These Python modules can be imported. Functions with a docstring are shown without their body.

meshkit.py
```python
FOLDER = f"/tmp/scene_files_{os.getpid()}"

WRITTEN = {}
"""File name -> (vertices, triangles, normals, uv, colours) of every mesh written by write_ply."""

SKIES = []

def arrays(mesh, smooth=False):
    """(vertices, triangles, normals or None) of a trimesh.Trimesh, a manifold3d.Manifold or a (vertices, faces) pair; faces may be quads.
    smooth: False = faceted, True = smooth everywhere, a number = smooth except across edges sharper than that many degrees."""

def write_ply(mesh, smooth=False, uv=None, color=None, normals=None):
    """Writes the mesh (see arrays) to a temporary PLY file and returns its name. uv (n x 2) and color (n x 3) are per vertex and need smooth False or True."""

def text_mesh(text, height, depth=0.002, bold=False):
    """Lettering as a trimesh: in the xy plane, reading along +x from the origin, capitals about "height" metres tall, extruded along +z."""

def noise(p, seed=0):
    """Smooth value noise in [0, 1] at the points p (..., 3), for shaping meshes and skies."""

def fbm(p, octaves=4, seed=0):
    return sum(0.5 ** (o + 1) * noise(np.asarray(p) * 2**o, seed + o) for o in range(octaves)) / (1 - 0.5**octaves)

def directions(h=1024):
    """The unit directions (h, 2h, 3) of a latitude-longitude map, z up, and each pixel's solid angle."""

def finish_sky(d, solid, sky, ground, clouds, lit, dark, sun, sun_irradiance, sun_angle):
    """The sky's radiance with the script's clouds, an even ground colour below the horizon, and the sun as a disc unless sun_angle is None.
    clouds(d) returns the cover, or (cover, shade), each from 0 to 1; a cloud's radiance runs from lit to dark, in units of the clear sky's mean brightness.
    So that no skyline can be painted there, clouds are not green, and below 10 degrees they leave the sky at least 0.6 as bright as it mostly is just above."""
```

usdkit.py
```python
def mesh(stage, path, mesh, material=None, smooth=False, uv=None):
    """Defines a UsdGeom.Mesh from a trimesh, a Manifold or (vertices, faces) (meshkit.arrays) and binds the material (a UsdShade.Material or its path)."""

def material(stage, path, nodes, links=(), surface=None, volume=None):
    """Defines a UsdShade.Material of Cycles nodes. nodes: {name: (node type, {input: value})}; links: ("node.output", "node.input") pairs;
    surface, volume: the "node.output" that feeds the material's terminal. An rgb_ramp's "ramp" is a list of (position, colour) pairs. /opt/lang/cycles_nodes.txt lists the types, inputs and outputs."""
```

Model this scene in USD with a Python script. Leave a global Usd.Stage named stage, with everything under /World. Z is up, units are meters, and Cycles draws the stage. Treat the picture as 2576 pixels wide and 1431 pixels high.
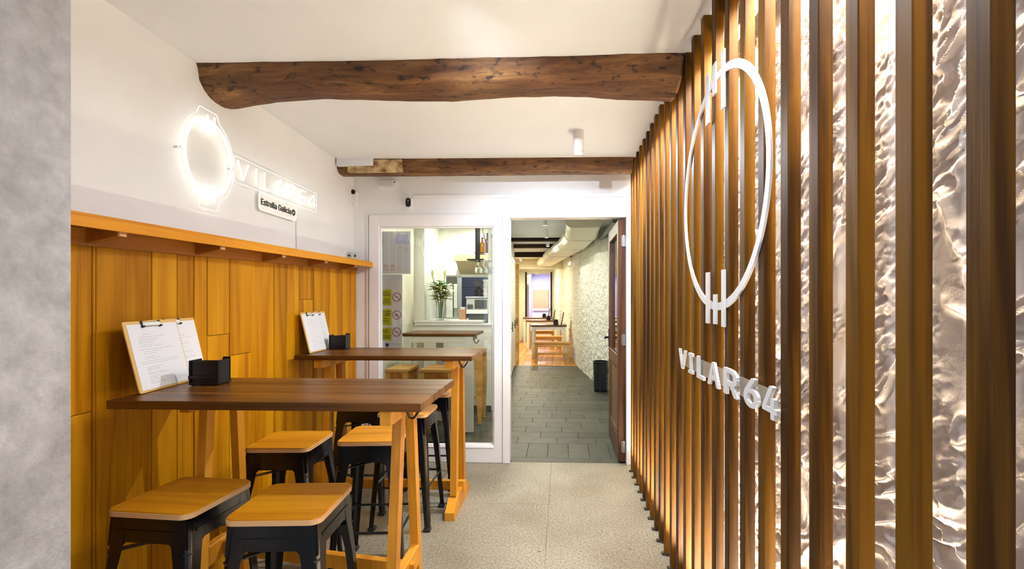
import math, random
import numpy as np, trimesh
from shapely.geometry import Point, Polygon, box as sbox
from shapely import affinity
from scipy.spatial import ConvexHull
from pxr import Usd, UsdGeom, UsdLux, UsdShade, Gf, Sdf
import usdkit, meshkit

stage = Usd.Stage.CreateInMemory()
UsdGeom.SetStageUpAxis(stage, UsdGeom.Tokens.z); UsdGeom.SetStageMetersPerUnit(stage, 1.0)
world = UsdGeom.Xform.Define(stage, '/World'); stage.SetDefaultPrim(world.GetPrim())
UsdGeom.Scope.Define(stage, '/World/Looks')
random.seed(7); rng = np.random.default_rng(7)

# ---------------------------------------------------------------- camera
PF, CX, CY, CAMH, TH = 1200.0, 1361.0, 755.0, 1.4, math.radians(2.5)
cam = UsdGeom.Camera.Define(stage, '/World/Camera')
cam.AddTranslateOp().Set(Gf.Vec3d(0, 0, CAMH)); cam.AddRotateZOp().Set(math.degrees(TH)); cam.AddRotateXOp().Set(90.0)
cam.CreateHorizontalApertureAttr(36.0); cam.CreateVerticalApertureAttr(36.0*1431/2576)
cam.CreateFocalLengthAttr(36.0*PF/2576)
cam.CreateHorizontalApertureOffsetAttr(((2576-CX)-CX)/2*36/2576)
cam.CreateVerticalApertureOffsetAttr((CY-(1431-CY))/2*36/2576)
cam.CreateClippingRangeAttr(Gf.Vec2f(0.01, 100)); cam.CreateExposureAttr(0.0)

ROOM_W, ROOM2_W, WASH_W, HALL_W, KITCHEN_W, DINING_W, FAR_W = 43, 15, 80, 18, 22, 62, 80        # watts of the ceiling spotlights; the wash one is an added fill
# ---------------------------------------------------------------- daylight from the street behind the camera
dome = UsdLux.DomeLight.Define(stage, '/World/StreetSky')
dome.CreateIntensityAttr(0.5); dome.CreateColorAttr(Gf.Vec3f(0.92, 0.97, 1.06))

def srgb(r, g, b):
    f = lambda c: (c/255/12.92) if c/255 <= 0.04045 else ((c/255+0.055)/1.055)**2.4
    return (f(r), f(g), f(b))

# measuring: where the line of sight of a spot in the photograph meets a plane of the room
def ray(u, v):
    a, b, c, s = (u-CX)/PF, (CY-v)/PF, math.cos(TH), math.sin(TH)
    return np.array([c*a-s, s*a+c, b])
EYE = np.array([0, 0, CAMH])
def onX(u, v, X): d = ray(u, v); return EYE+d*X/d[0]
def onY(u, v, Y): d = ray(u, v); return EYE+d*Y/d[1]
def onZ(u, v, Z): d = ray(u, v); return EYE+d*(Z-CAMH)/d[2]
WA, WB = -1.646, -0.0375                       # the panelled left wall runs along X = WA + WB*Y
def W(Y): return WA+WB*Y
def onW(u, v, off=0): d = ray(u, v); return EYE+d*(WA+off)/(d[0]-WB*d[1])
YF = 4.10                                      # front face of the glazed partition
XR = 0.565                                     # room face of the slat screen

# ---------------------------------------------------------------- prim helpers
used = {}
def numbered(parent, name):
    k = used.setdefault(parent, {}); n = k.get(name, 0); k[name] = n+1
    return name if n == 0 else f'{name}_{n:03d}'
def tag(p, label=None, cat=None, group=None, kind=None):
    p = p.GetPrim() if hasattr(p, 'GetPrim') else p
    for k, v in (('label', label), ('category', cat), ('group', group), ('kind', kind)):
        if v: p.SetCustomDataByKey(k, v)
    return p
def thing(name, label, cat, loc=(0, 0, 0), rz=0, group=None, kind=None):
    x = UsdGeom.Xform.Define(stage, '/World/'+numbered('/World', name))
    x.AddTranslateOp().Set(Gf.Vec3d(*map(float, loc)))
    if rz: x.AddRotateZOp().Set(float(rz))
    return tag(x, label, cat, group, kind)
def obj(name, m, mat, parent=None, label=None, cat=None, group=None, kind=None, smooth=35):
    base = str(parent.GetPath()) if parent is not None else '/World'
    p = usdkit.mesh(stage, base+'/'+numbered(base, name), m, mat, smooth=smooth).GetPrim()
    return tag(p, label, cat, group, kind)
def struct(name, m, mat, parent=None, label=None, smooth=35):
    return obj(name, m, mat, parent, label, kind='structure' if parent is None else None, smooth=smooth)
def dup(src, loc, rz, label, group=None):
    was = src.GetCustomData(); nm = src.GetName()
    if nm[-4] == '_' and nm[-3:].isdigit(): nm = nm[:-4]
    r = UsdGeom.Xform.Define(stage, '/World/'+numbered('/World', nm))
    r.GetPrim().GetReferences().AddInternalReference(src.GetPath())
    xf = UsdGeom.Xformable(r); xf.ClearXformOpOrder()
    r.GetPrim().GetAttribute('xformOp:translate')
    xf.MakeMatrixXform().Set(Gf.Matrix4d().SetRotate(Gf.Rotation(Gf.Vec3d(0, 0, 1), float(rz)))*Gf.Matrix4d().SetTranslate(Gf.Vec3d(*map(float, loc))))
    r.GetPrim().SetInstanceable(True)
    return tag(r, label, was['category'], group or was.get('group'))

# ---------------------------------------------------------------- mesh helpers
cat_ = trimesh.util.concatenate
def hull(pts):
    pts = np.asarray(pts, float); h = ConvexHull(pts)
    f = h.simplices.copy(); c = pts.mean(0)
    n = np.cross(pts[f[:, 1]]-pts[f[:, 0]], pts[f[:, 2]]-pts[f[:, 0]])
    flip = ((pts[f[:, 0]]-c)*n).sum(1) < 0
    f[flip] = f[flip][:, ::-1]
    m = trimesh.Trimesh(pts, f, process=False); m.remove_unreferenced_vertices(); return m
def bx(x0, x1, y0, y1, z0, z1, b=0.0):
    lo, hi = np.minimum((x0, y0, z0), (x1, y1, z1)), np.maximum((x0, y0, z0), (x1, y1, z1))
    b = min(b, 0.45*float((hi-lo).min()))
    if b <= 0:
        return trimesh.creation.box(bounds=[lo, hi])
    P = []
    for i in range(8):
        s = [(i >> k) & 1 for k in range(3)]
        for ax in range(3):
            P.append([(hi[k] if s[k] else lo[k])+((-b if s[k] else b) if k != ax else 0) for k in range(3)])
    return hull(P)
def prism(poly, z0, z1):
    p = np.asarray(poly, float)
    return hull([[*q, z] for q in p for z in (z0, z1)])
def hexa(a, b):                                   # bar between two quads
    return hull(list(a)+list(b))
def extr(shape, h):
    return cat_([trimesh.creation.extrude_polygon(g, h, engine='earcut') for g in getattr(shape, 'geoms', [shape])])
def xf(m, R, t):
    T = np.eye(4); T[:3, :3] = R; T[:3, 3] = t
    m = m.copy(); m.apply_transform(T); return m
def move(m, x=0, y=0, z=0): m = m.copy(); m.apply_translation((x, y, z)); return m
def rotz(m, deg): m = m.copy(); m.apply_transform(trimesh.transformations.rotation_matrix(math.radians(deg), (0, 0, 1))); return m
def lathe(prof, n=24):
    return trimesh.creation.revolve(np.asarray(prof, float), sections=n)
def cyl(p, q, r, n=16):
    return trimesh.creation.cylinder(radius=r, segment=[p, q], sections=n)
def tube(pts, r, n=8):
    pts = np.asarray(pts, float); rr = np.broadcast_to(r, len(pts)); V, F = [], []
    for i, p in enumerate(pts):
        t = pts[min(i+1, len(pts)-1)]-pts[max(i-1, 0)]; t /= np.linalg.norm(t)
        a = np.cross(t, (0, 0, 1) if abs(t[2]) < 0.9 else (1, 0, 0)); a /= np.linalg.norm(a); b = np.cross(t, a)
        for k in range(n):
            w = 2*math.pi*k/n; V.append(p+rr[i]*(math.cos(w)*a+math.sin(w)*b))
    m = len(pts)
    for i in range(m-1):
        for k in range(n):
            A, B = i*n+k, i*n+(k+1) % n
            F += [[A, B, B+n], [A, B+n, A+n]]
    V += [pts[0], pts[-1]]
    for k in range(n):
        F += [[m*n, (k+1) % n, k], [m*n+1, (m-1)*n+k, (m-1)*n+(k+1) % n]]
    g = trimesh.Trimesh(V, F, process=False); g.fix_normals(); return g
def rounded(w, h, r):
    return sbox(-w/2+r, -h/2+r, w/2-r, h/2-r).buffer(r, quad_segs=6)
def grid(nu, nv, fn):
    u, v = np.meshgrid(np.linspace(0, 1, nu), np.linspace(0, 1, nv), indexing='ij')
    P = fn(u.ravel(), v.ravel()); i = np.arange(nu*nv).reshape(nu, nv)
    a, b, c, d = i[:-1, :-1].ravel(), i[1:, :-1].ravel(), i[1:, 1:].ravel(), i[:-1, 1:].ravel()
    return trimesh.Trimesh(P, np.vstack([np.c_[a, b, c], np.c_[a, c, d]]), process=False)
RIGHTSIGN = np.array([[0, 0, -1], [-1, 0, 0], [0, 1, 0]], float)      # text x -> -Y, y -> Z, thickness -> -X
LEFTSIGN = np.array([[0, 0, 1], [1, 0, 0], [0, 1, 0]], float)         # text x -> +Y, y -> Z, thickness -> +X
FACING = np.array([[1, 0, 0], [0, 0, -1], [0, 1, 0]], float)          # text x -> +X, y -> Z, thickness -> -Y

# ---------------------------------------------------------------- materials
def M(name, nodes, links, surface='p.BSDF'):
    return usdkit.material(stage, '/World/Looks/'+name, nodes, links, surface=surface)
def plain(name, col, rough=0.5, metallic=0.0, **kw):
    return M(name, {'p': ('principled_bsdf', {'base_color': col, 'roughness': rough, 'metallic': metallic, **kw})}, [])
def speck(name, c1, c2, scale, rough=0.6, bump=0.0, bscale=None, detail=4, dist=0.01, lo=0.35, hi=0.65, c3=None, s3=1.5, f3=0.5, **kw):
    n = {'g': ('geometry', {}), 'n': ('noise_texture', {'scale': scale, 'detail': detail, 'roughness': 0.6}),
         'r': ('rgb_ramp', {'ramp': [(lo, c1), (hi, c2)]}),
         'p': ('principled_bsdf', {'roughness': rough, **kw})}
    l = [('g.position', 'n.vector'), ('n.fac', 'r.fac')]
    out = 'r.color'
    if c3:
        n['n3'] = ('noise_texture', {'scale': s3, 'detail': 3.0}); n['r3'] = ('rgb_ramp', {'ramp': [(0.35, (1, 1, 1)), (0.7, c3)]})
        n['m3'] = ('mix', {'mix_type': 'multiply', 'fac': f3})
        l += [('g.position', 'n3.vector'), ('n3.fac', 'r3.fac'), (out, 'm3.color1'), ('r3.color', 'm3.color2')]; out = 'm3.color'
    l.append((out, 'p.base_color'))
    if bump:
        n['bn'] = ('noise_texture', {'scale': bscale or scale, 'detail': 5.0}); n['b'] = ('bump', {'strength': bump, 'distance': dist})
        l += [('g.position', 'bn.vector'), ('bn.fac', 'b.height'), ('b.normal', 'p.normal')]
    return M(name, n, l)
def wood(name, dark, mid, light, axis='z', scale=1.0, rough=0.45, vary=0.25, knots=False, ring=7.0, coat=0.0, world_=True, contrast=1.0, spec=0.28):
    k = {'x': (0.06, 1, 1), 'y': (1, 0.06, 1), 'z': (1, 1, 0.06)}[axis]
    big = tuple(c*ring*scale for c in k)
    fine = tuple(c*(0.35 if c < 1 else 1)*90*scale for c in k)
    n = {'t': ('geometry', {}) if world_ else ('texture_coordinate', {}), 'o': ('object_info', {}),
         'rm': ('math', {'math_type': 'multiply', 'value2': 41.0}), 'cx': ('combine_xyz', {}),
         'a': ('mix', {'mix_type': 'add', 'fac': 1.0}),
         'm1': ('mapping', {'scale': big}), 'm2': ('mapping', {'scale': fine}),
         'n1': ('noise_texture', {'scale': 1.0, 'detail': 3.0, 'roughness': 0.55, 'distortion': 0.6}),
         'w': ('math', {'math_type': 'multiply', 'value2': 5.0}), 'fr': ('math', {'math_type': 'pingpong', 'value2': 1.0}),
         'n2': ('noise_texture', {'scale': 1.0, 'detail': 4.0, 'roughness': 0.65}),
         'mx': ('mix_float', {'fac': 0.5}),
         'r': ('rgb_ramp', {'ramp': [(0.5-0.28/contrast, dark), (0.5, mid), (0.5+0.24/contrast, light)]}),
         'mr': ('map_range', {'from_min': 0.0, 'from_max': 1.0, 'to_min': 1-vary, 'to_max': 1+vary}),
         'h': ('hsv', {}), 'b': ('bump', {'strength': 0.25, 'distance': 0.002}),
         'p': ('principled_bsdf', {'roughness': rough, 'specular_ior_level': spec, 'coat_weight': coat, 'coat_roughness': 0.25})}
    src = 't.position' if world_ else 't.object'
    l = [('o.random', 'rm.value1'), ('rm.value', 'cx.x'), ('rm.value', 'cx.y'), ('rm.value', 'cx.z'),
         (src, 'a.color1'), ('cx.vector', 'a.color2'), ('a.color', 'm1.vector'), ('a.color', 'm2.vector'),
         ('m1.vector', 'n1.vector'), ('m2.vector', 'n2.vector'), ('n1.fac', 'w.value1'), ('w.value', 'fr.value1'),
         ('fr.value', 'mx.a'), ('n2.fac', 'mx.b'), ('mx.value', 'r.fac') if False else ('mx.result', 'r.fac'),
         ('o.random', 'mr.value'), ('mr.result', 'h.value'), ('r.color', 'h.color'), ('h.color', 'p.base_color'),
         ('n2.fac', 'b.height'), ('b.normal', 'p.normal')]
    if True:
        l = [(a.replace('mx.result', 'mx.result'), b) for a, b in l]
    return M(name, n, l)
def emit(name, col, s):
    return M(name, {'e': ('emission', {'color': col, 'strength': s})}, [], 'e.emission')

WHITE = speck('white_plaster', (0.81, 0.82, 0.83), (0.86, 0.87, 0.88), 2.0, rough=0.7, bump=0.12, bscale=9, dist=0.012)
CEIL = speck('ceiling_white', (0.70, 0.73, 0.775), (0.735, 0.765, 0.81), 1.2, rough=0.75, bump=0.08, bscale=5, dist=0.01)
PAINT = plain('white_gloss_paint', (0.83, 0.815, 0.82), 0.35)
CREAM = speck('cream_wall', (0.70, 0.69, 0.56), (0.76, 0.75, 0.63), 2.0, rough=0.6)
CONCRETE = speck('concrete', (0.27, 0.26, 0.262), (0.43, 0.42, 0.424), 16, rough=0.85, bump=0.6, bscale=70, dist=0.006, detail=8, lo=0.3, hi=0.7, c3=(0.62, 0.6, 0.6), s3=2.4, f3=0.7)
FLOOR = speck('granite_floor', (0.13, 0.115, 0.082), (0.38, 0.345, 0.265), 80, rough=0.55, bump=0.25, bscale=150, dist=0.002, detail=3, lo=0.3, hi=0.7, c3=(0.66, 0.60, 0.52), s3=2.2, f3=0.8)
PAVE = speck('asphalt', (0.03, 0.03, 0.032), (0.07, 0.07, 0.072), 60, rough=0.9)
STAIN = plain('floor_stain', (0.12, 0.10, 0.08), 0.8)
SLATE = M('slate_tile', {'g': ('geometry', {}), 'o': ('object_info', {}), 'n': ('noise_texture', {'scale': 9.0, 'detail': 6.0, 'roughness': 0.6}),
    'r': ('rgb_ramp', {'ramp': [(0.3, (0.042, 0.044, 0.031)), (0.7, (0.08, 0.082, 0.060))]}), 'mr': ('map_range', {'to_min': 0.72, 'to_max': 1.22}), 'h': ('hsv', {}),
    'b': ('bump', {'strength': 0.3, 'distance': 0.004}), 'p': ('principled_bsdf', {'roughness': 0.5, 'specular_ior_level': 0.3})},
    [('g.position', 'n.vector'), ('n.fac', 'r.fac'), ('o.random', 'mr.value'), ('mr.result', 'h.value'), ('r.color', 'h.color'), ('h.color', 'p.base_color'), ('n.fac', 'b.height'), ('b.normal', 'p.normal')])
GROUT = plain('grout', (0.10, 0.10, 0.08), 0.8)
PANEL = wood('golden_panel_wood', (0.32, 0.115, 0.002), (0.50, 0.215, 0.003), (0.59, 0.275, 0.006), 'z', 1.0, 0.42, 0.12, ring=5.0, spec=0.10)
SHELFW = wood('orange_shelf_wood', (0.46, 0.165, 0.005), (0.60, 0.235, 0.007), (0.68, 0.29, 0.012), 'y', 1.0, 0.4, 0.05, spec=0.12)
RAILW = wood('brown_rail_wood', (0.24, 0.085, 0.010), (0.33, 0.12, 0.014), (0.38, 0.15, 0.02), 'y', 1.0, 0.5, 0.05)
WALNUT = wood('walnut_top', (0.045, 0.014, 0.002), (0.10, 0.036, 0.004), (0.155, 0.06, 0.008), 'x', 1.0, 0.34, 0.12, coat=0.0, spec=0.22, world_=False)
TRESTLE = wood('trestle_pine', (0.42, 0.165, 0.010), (0.56, 0.235, 0.015), (0.64, 0.29, 0.025), 'z', 1.0, 0.42, 0.06, world_=False)
SEATW = wood('stool_seat_wood', (0.42, 0.16, 0.004), (0.54, 0.225, 0.006), (0.61, 0.27, 0.010), 'x', 1.3, 0.40, 0.06, coat=0.05, world_=False)
SEATEDGE = plain('plywood_edge', (0.62, 0.36, 0.17), 0.45)
OAK = wood('oak_slat', (0.040, 0.0140, 0.0003), (0.088, 0.0345, 0.0007), (0.125, 0.053, 0.0018), 'z', 1.4, 0.5, 0.12, spec=0.15, contrast=1.5)
BEAM = M('old_beam', {'g': ('geometry', {}), 'm1': ('mapping', {'scale': (2.2, 16.0, 16.0)}), 'm2': ('mapping', {'scale': (16.0, 30.0, 30.0)}),
    'n1': ('noise_texture', {'scale': 1.0, 'detail': 6.0, 'roughness': 0.65, 'distortion': 0.8}), 'r1': ('rgb_ramp', {'ramp': [(0.28, (0.035, 0.014, 0.005)), (0.5, (0.115, 0.055, 0.018)), (0.72, (0.24, 0.14, 0.055))]}),
    'n2': ('noise_texture', {'scale': 1.0, 'detail': 4.0, 'roughness': 0.6}), 'r2': ('rgb_ramp', {'ramp': [(0.33, (0.12, 0.09, 0.07)), (0.44, (1, 1, 1))]}),
    'n3': ('noise_texture', {'scale': 2.3, 'detail': 2.0}), 'r3': ('rgb_ramp', {'ramp': [(0.35, (0.75, 0.55, 0.45)), (0.65, (1.25, 1.2, 1.0))]}),
    'a': ('mix', {'mix_type': 'multiply', 'fac': 1.0}), 'b': ('mix', {'mix_type': 'multiply', 'fac': 1.0}), 'ad': ('math', {'math_type': 'add'}),
    'bp': ('bump', {'strength': 0.8, 'distance': 0.012}), 'p': ('principled_bsdf', {'roughness': 0.75})},
    [('g.position', 'm1.vector'), ('g.position', 'm2.vector'), ('m1.vector', 'n1.vector'), ('m2.vector', 'n2.vector'), ('g.position', 'n3.vector'), ('n1.fac', 'r1.fac'), ('n2.fac', 'r2.fac'), ('n3.fac', 'r3.fac'),
     ('r1.color', 'a.color1'), ('r2.color', 'a.color2'), ('a.color', 'b.color1'), ('r3.color', 'b.color2'), ('b.color', 'p.base_color'), ('n1.fac', 'ad.value1'), ('n2.fac', 'ad.value2'), ('ad.value', 'bp.height'), ('bp.normal', 'p.normal')])
DARKBEAM = wood('dark_beam', (0.012, 0.006, 0.003), (0.03, 0.014, 0.006), (0.05, 0.025, 0.01), 'x', 1.5, 0.7, 0.0)
BRICKY = speck('plastered_brick', (0.16, 0.08, 0.025), (0.62, 0.47, 0.25), 14, rough=0.85, bump=0.5, dist=0.01)
DOORW = wood('door_brown', (0.055, 0.02, 0.009), (0.095, 0.036, 0.016), (0.13, 0.052, 0.024), 'z', 1.0, 0.4, 0.03)
DOORP = wood('door_panel_brown', (0.12, 0.06, 0.022), (0.17, 0.085, 0.033), (0.21, 0.11, 0.045), 'z', 1.0, 0.4, 0.03)
DINEW = wood('dining_pine', (0.42, 0.22, 0.05), (0.55, 0.30, 0.08), (0.62, 0.36, 0.11), 'x', 1.0, 0.4, 0.05)
DINEFL = wood('dining_floor', (0.42, 0.17, 0.015), (0.56, 0.25, 0.03), (0.65, 0.31, 0.05), 'y', 1.0, 0.3, 0.15)
BLACKM = plain('black_steel', (0.05, 0.05, 0.052), 0.22, 0.95)
RODM = plain('black_rod', (0.015, 0.015, 0.017), 0.3, 0.3)
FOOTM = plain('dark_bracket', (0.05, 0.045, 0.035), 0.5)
RUBBER = plain('rubber', (0.012, 0.012, 0.012), 0.7)
BLACKP = plain('black_plastic', (0.006, 0.006, 0.007), 0.3, specular_ior_level=0.3)
STEEL = plain('steel', (0.55, 0.55, 0.55), 0.28, 1.0)
ALU = plain('aluminium', (0.6, 0.6, 0.6), 0.4, 1.0)
PAPER = plain('paper', (0.80, 0.79, 0.81), 0.75)
INK = plain('ink', (0.50, 0.49, 0.51), 0.8)
INKD = plain('dark_ink', (0.02, 0.02, 0.02), 0.6)
YELLOW = plain('yellow_paper', (0.62, 0.62, 0.01), 0.65)
REDINK = plain('red_ink', (0.42, 0.12, 0.12), 0.6)
BLUEINK = plain('blue_ink', (0.03, 0.06, 0.14), 0.6)
PALEBLUE = plain('pale_blue_print', (0.62, 0.66, 0.80), 0.7)
POSTER = plain('poster_paper', (0.90, 0.88, 0.87), 0.7)
FAINT = plain('faint_print', (0.62, 0.60, 0.62), 0.8)
CLIPW = plain('clipboard_wood', (0.66, 0.40, 0.11), 0.5)
CLIPM = plain('bright_clip', (0.62, 0.62, 0.60), 0.3, 0.4)
SIGNW = plain('white_acrylic', (0.72, 0.71, 0.71), 0.35)
NEON = emit('neon_white', (1.0, 0.965, 0.88), 4.0)
EDGE = emit('lit_acrylic_edge', (1.0, 0.97, 0.9), 1.05)
LITW = M('lit_white_acrylic', {'p': ('principled_bsdf', {'base_color': (0.88, 0.86, 0.8), 'roughness': 0.4, 'emission_color': (1.0, 0.96, 0.88), 'emission_strength': 0.12})}, [])
def rim(shape, w=0.003): return shape.difference(shape.buffer(-w))
NEONP = M('clear_backing', {'t': ('transparent_bsdf', {'color': (0.98, 0.98, 0.97)}), 'd': ('principled_bsdf', {'base_color': (0.9, 0.88, 0.84), 'roughness': 0.25}), 'x': ('mix_closure', {'fac': 0.07})}, [('t.BSDF', 'x.closure1'), ('d.BSDF', 'x.closure2')], 'x.closure')
PLATE = M('clear_acrylic', {'t': ('transparent_bsdf', {'color': (0.95, 0.95, 0.93)}), 'd': ('principled_bsdf', {'base_color': (0.75, 0.68, 0.55), 'roughness': 0.25}), 'x': ('mix_closure', {'fac': 0.27})},
          [('t.BSDF', 'x.closure1'), ('d.BSDF', 'x.closure2')], 'x.closure')
PANE = M('window_glass', {'f': ('fresnel', {'IOR': 1.5}), 't': ('transparent_bsdf', {'color': (0.97, 0.985, 0.97)}), 'g': ('glossy_bsdf', {'color': (1, 1, 1), 'roughness': 0.01}), 'x': ('mix_closure', {})},
         [('f.fac', 'x.fac'), ('t.BSDF', 'x.closure1'), ('g.BSDF', 'x.closure2')], 'x.closure')
LED = emit('led_diffuser', (1.0, 0.84, 0.60), 490.0)
LENS = emit('lamp_lens', (1.0, 0.95, 0.86), 14.0)
ROUGHWALL = M('glazed_rough_plaster', {'g': ('geometry', {}), 'n': ('noise_texture', {'scale': 22.0, 'detail': 6.0, 'roughness': 0.6}), 'n2': ('noise_texture', {'scale': 2.5, 'detail': 3.0}),
    'r': ('rgb_ramp', {'ramp': [(0.3, (0.46, 0.395, 0.355)), (0.7, (0.54, 0.47, 0.43))]}),
    'b': ('bump', {'strength': 0.25, 'distance': 0.02}), 'p': ('principled_bsdf', {'roughness': 0.33, 'specular_ior_level': 0.45})},
    [('g.position', 'n.vector'), ('g.position', 'n2.vector'), ('n2.fac', 'r.fac'), ('r.color', 'p.base_color'), ('n.fac', 'b.height'), ('b.normal', 'p.normal')])
STONE = speck('whitewashed_stone', (0.62, 0.61, 0.53), (0.80, 0.79, 0.71), 14, rough=0.7, bump=1.0, bscale=30, dist=0.03, detail=6)
GREYP = plain('grey_socket', (0.55, 0.55, 0.52), 0.5)
DUCTM = plain('duct_paint', (0.70, 0.67, 0.53), 0.45)
LILAC = plain('lilac_wall', (0.62, 0.62, 0.85), 0.6)
PEACH = plain('peach_panel', (0.62, 0.33, 0.18), 0.6)
NAVY = plain('navy_door', (0.02, 0.028, 0.075), 0.35)
CABW = plain('white_cabinet', (0.74, 0.76, 0.70), 0.35)
TAN = plain('tan_panel', (0.50, 0.40, 0.22), 0.6)
MACH = plain('machine_white', (0.66, 0.68, 0.62), 0.35)
DGREY = plain('dark_grey', (0.07, 0.08, 0.075), 0.4)
BOXO = plain('cardboard', (0.55, 0.30, 0.16), 0.8)
LEAF = M('leaf', {'d': ('principled_bsdf', {'base_color': (0.08, 0.22, 0.025), 'roughness': 0.4}), 't': ('translucent_bsdf', {'color': (0.12, 0.28, 0.03)}), 'x': ('mix_closure', {'fac': 0.3})}, [('d.BSDF', 'x.closure1'), ('t.BSDF', 'x.closure2')], 'x.closure')
PETAL = plain('lily_petal', (0.80, 0.82, 0.58), 0.5)
BUD = plain('lily_bud', (0.50, 0.60, 0.18), 0.5)
GLASS = plain('clear_glass', (0.95, 1.0, 0.96), 0.02, transmission_weight=1.0, ior=1.45)
AMBER = plain('amber_liquor', (0.75, 0.33, 0.01), 0.1, transmission_weight=0.35)
GREENB = plain('green_bottle', (0.05, 0.14, 0.03), 0.12)
BROWNB = plain('brown_bottle', (0.16, 0.06, 0.01), 0.12)
CAP = plain('black_cap', (0.02, 0.02, 0.02), 0.4)

# ================================================================ THE SETTING
# --- floors
fl = thing('floor', 'speckled beige granite slab floor of the front room', None, kind='structure')
obj('slab_bed', bx(-3.2, 1.2, 0.72, 4.12, -0.12, -0.012), FLOOR, fl)
struct('pavement', bx(-4.0, 3.0, -4.0, 0.7195, -0.15, -0.002), PAVE, label='unseen street ground, added dark to dim the reflections in the stools')  # unseen ground, kept dark so the stool fronts reflect less light
xs = [-3.2, -2.0, -1.02, -0.09, 1.0]; ys = [0.72, 0.9, 2.05, 3.27, 4.118]
for i in range(len(xs)-1):
    for j in range(len(ys)-1):
        obj('slab', bx(xs[i]+0.0006, xs[i+1]-0.0006, ys[j]+0.0006, ys[j+1]-0.0006, -0.05, 0.0, 0.0008), FLOOR, fl)
for u_, v_, nm in ((1290, 1221, 'small dark spot on the granite floor near the doorway'), (1356, 1387, 'small dark spot on the granite floor towards the street'), (1585, 1381, 'small dark smear on the granite floor by the slats')):
    p_ = onZ(u_, v_, 0); obj('floor_spot', extr(affinity.scale(Point(p_[0], p_[1]).buffer(0.008), 1.3, 0.8), 0.0004), STAIN, None, nm, 'stain')
fb = thing('floor', 'grey slate tile floor of the corridor behind the partition', None, kind='structure')
obj('tile_bed', bx(-2.1, 1.1, 4.12, 10.2, -0.12, -0.014), GROUT, fb)
y = 4.124; row = 0
rows = [(0.12, 0.8), (0.42, 0.19)]+[(0.2, 0.39)]*40
while y < 10.19:
    d, w = rows[row]; d = min(d, 10.198-y); x = -2.05-(row*0.17 % w)
    while x < 1.05:
        x1 = min(x+w, 1.06); x0 = max(x, -2.06)
        if x1-x0 > 0.02:
            obj('tile', bx(x0+0.0009, x1-0.0009, y+0.0009, y+d-0.0009, -0.03, random.uniform(-0.0012, 0.0), 0.002), SLATE, fb)
        x += w
    y += d; row += 1
fd = thing('floor', 'orange wooden plank floor of the far dining room', None, kind='structure')
for i in range(20):
    x0 = -1.9+i*0.13
    obj('floorboard', bx(x0+0.001, x0+0.129, 10.2, 20.4, -0.03, random.uniform(0, 0.001), 0.002), DINEFL, fd)

# --- ceilings
def slab4(zz, x0, x1, y0, y1, t):        # ceiling with a slightly different height at each corner (x0y0, x1y0, x1y1, x0y1)
    P = [(x0, y0), (x1, y0), (x1, y1), (x0, y1)]
    return hull([[*p, z] for p, z in zip(P, zz)]+[[*p, max(zz)+t] for p in P])
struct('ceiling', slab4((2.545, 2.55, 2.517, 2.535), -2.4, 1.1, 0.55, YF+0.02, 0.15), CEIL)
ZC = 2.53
struct('ceiling', bx(-2.2, 1.2, YF+0.10, 20.4, 2.55, 2.7), CEIL)

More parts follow.
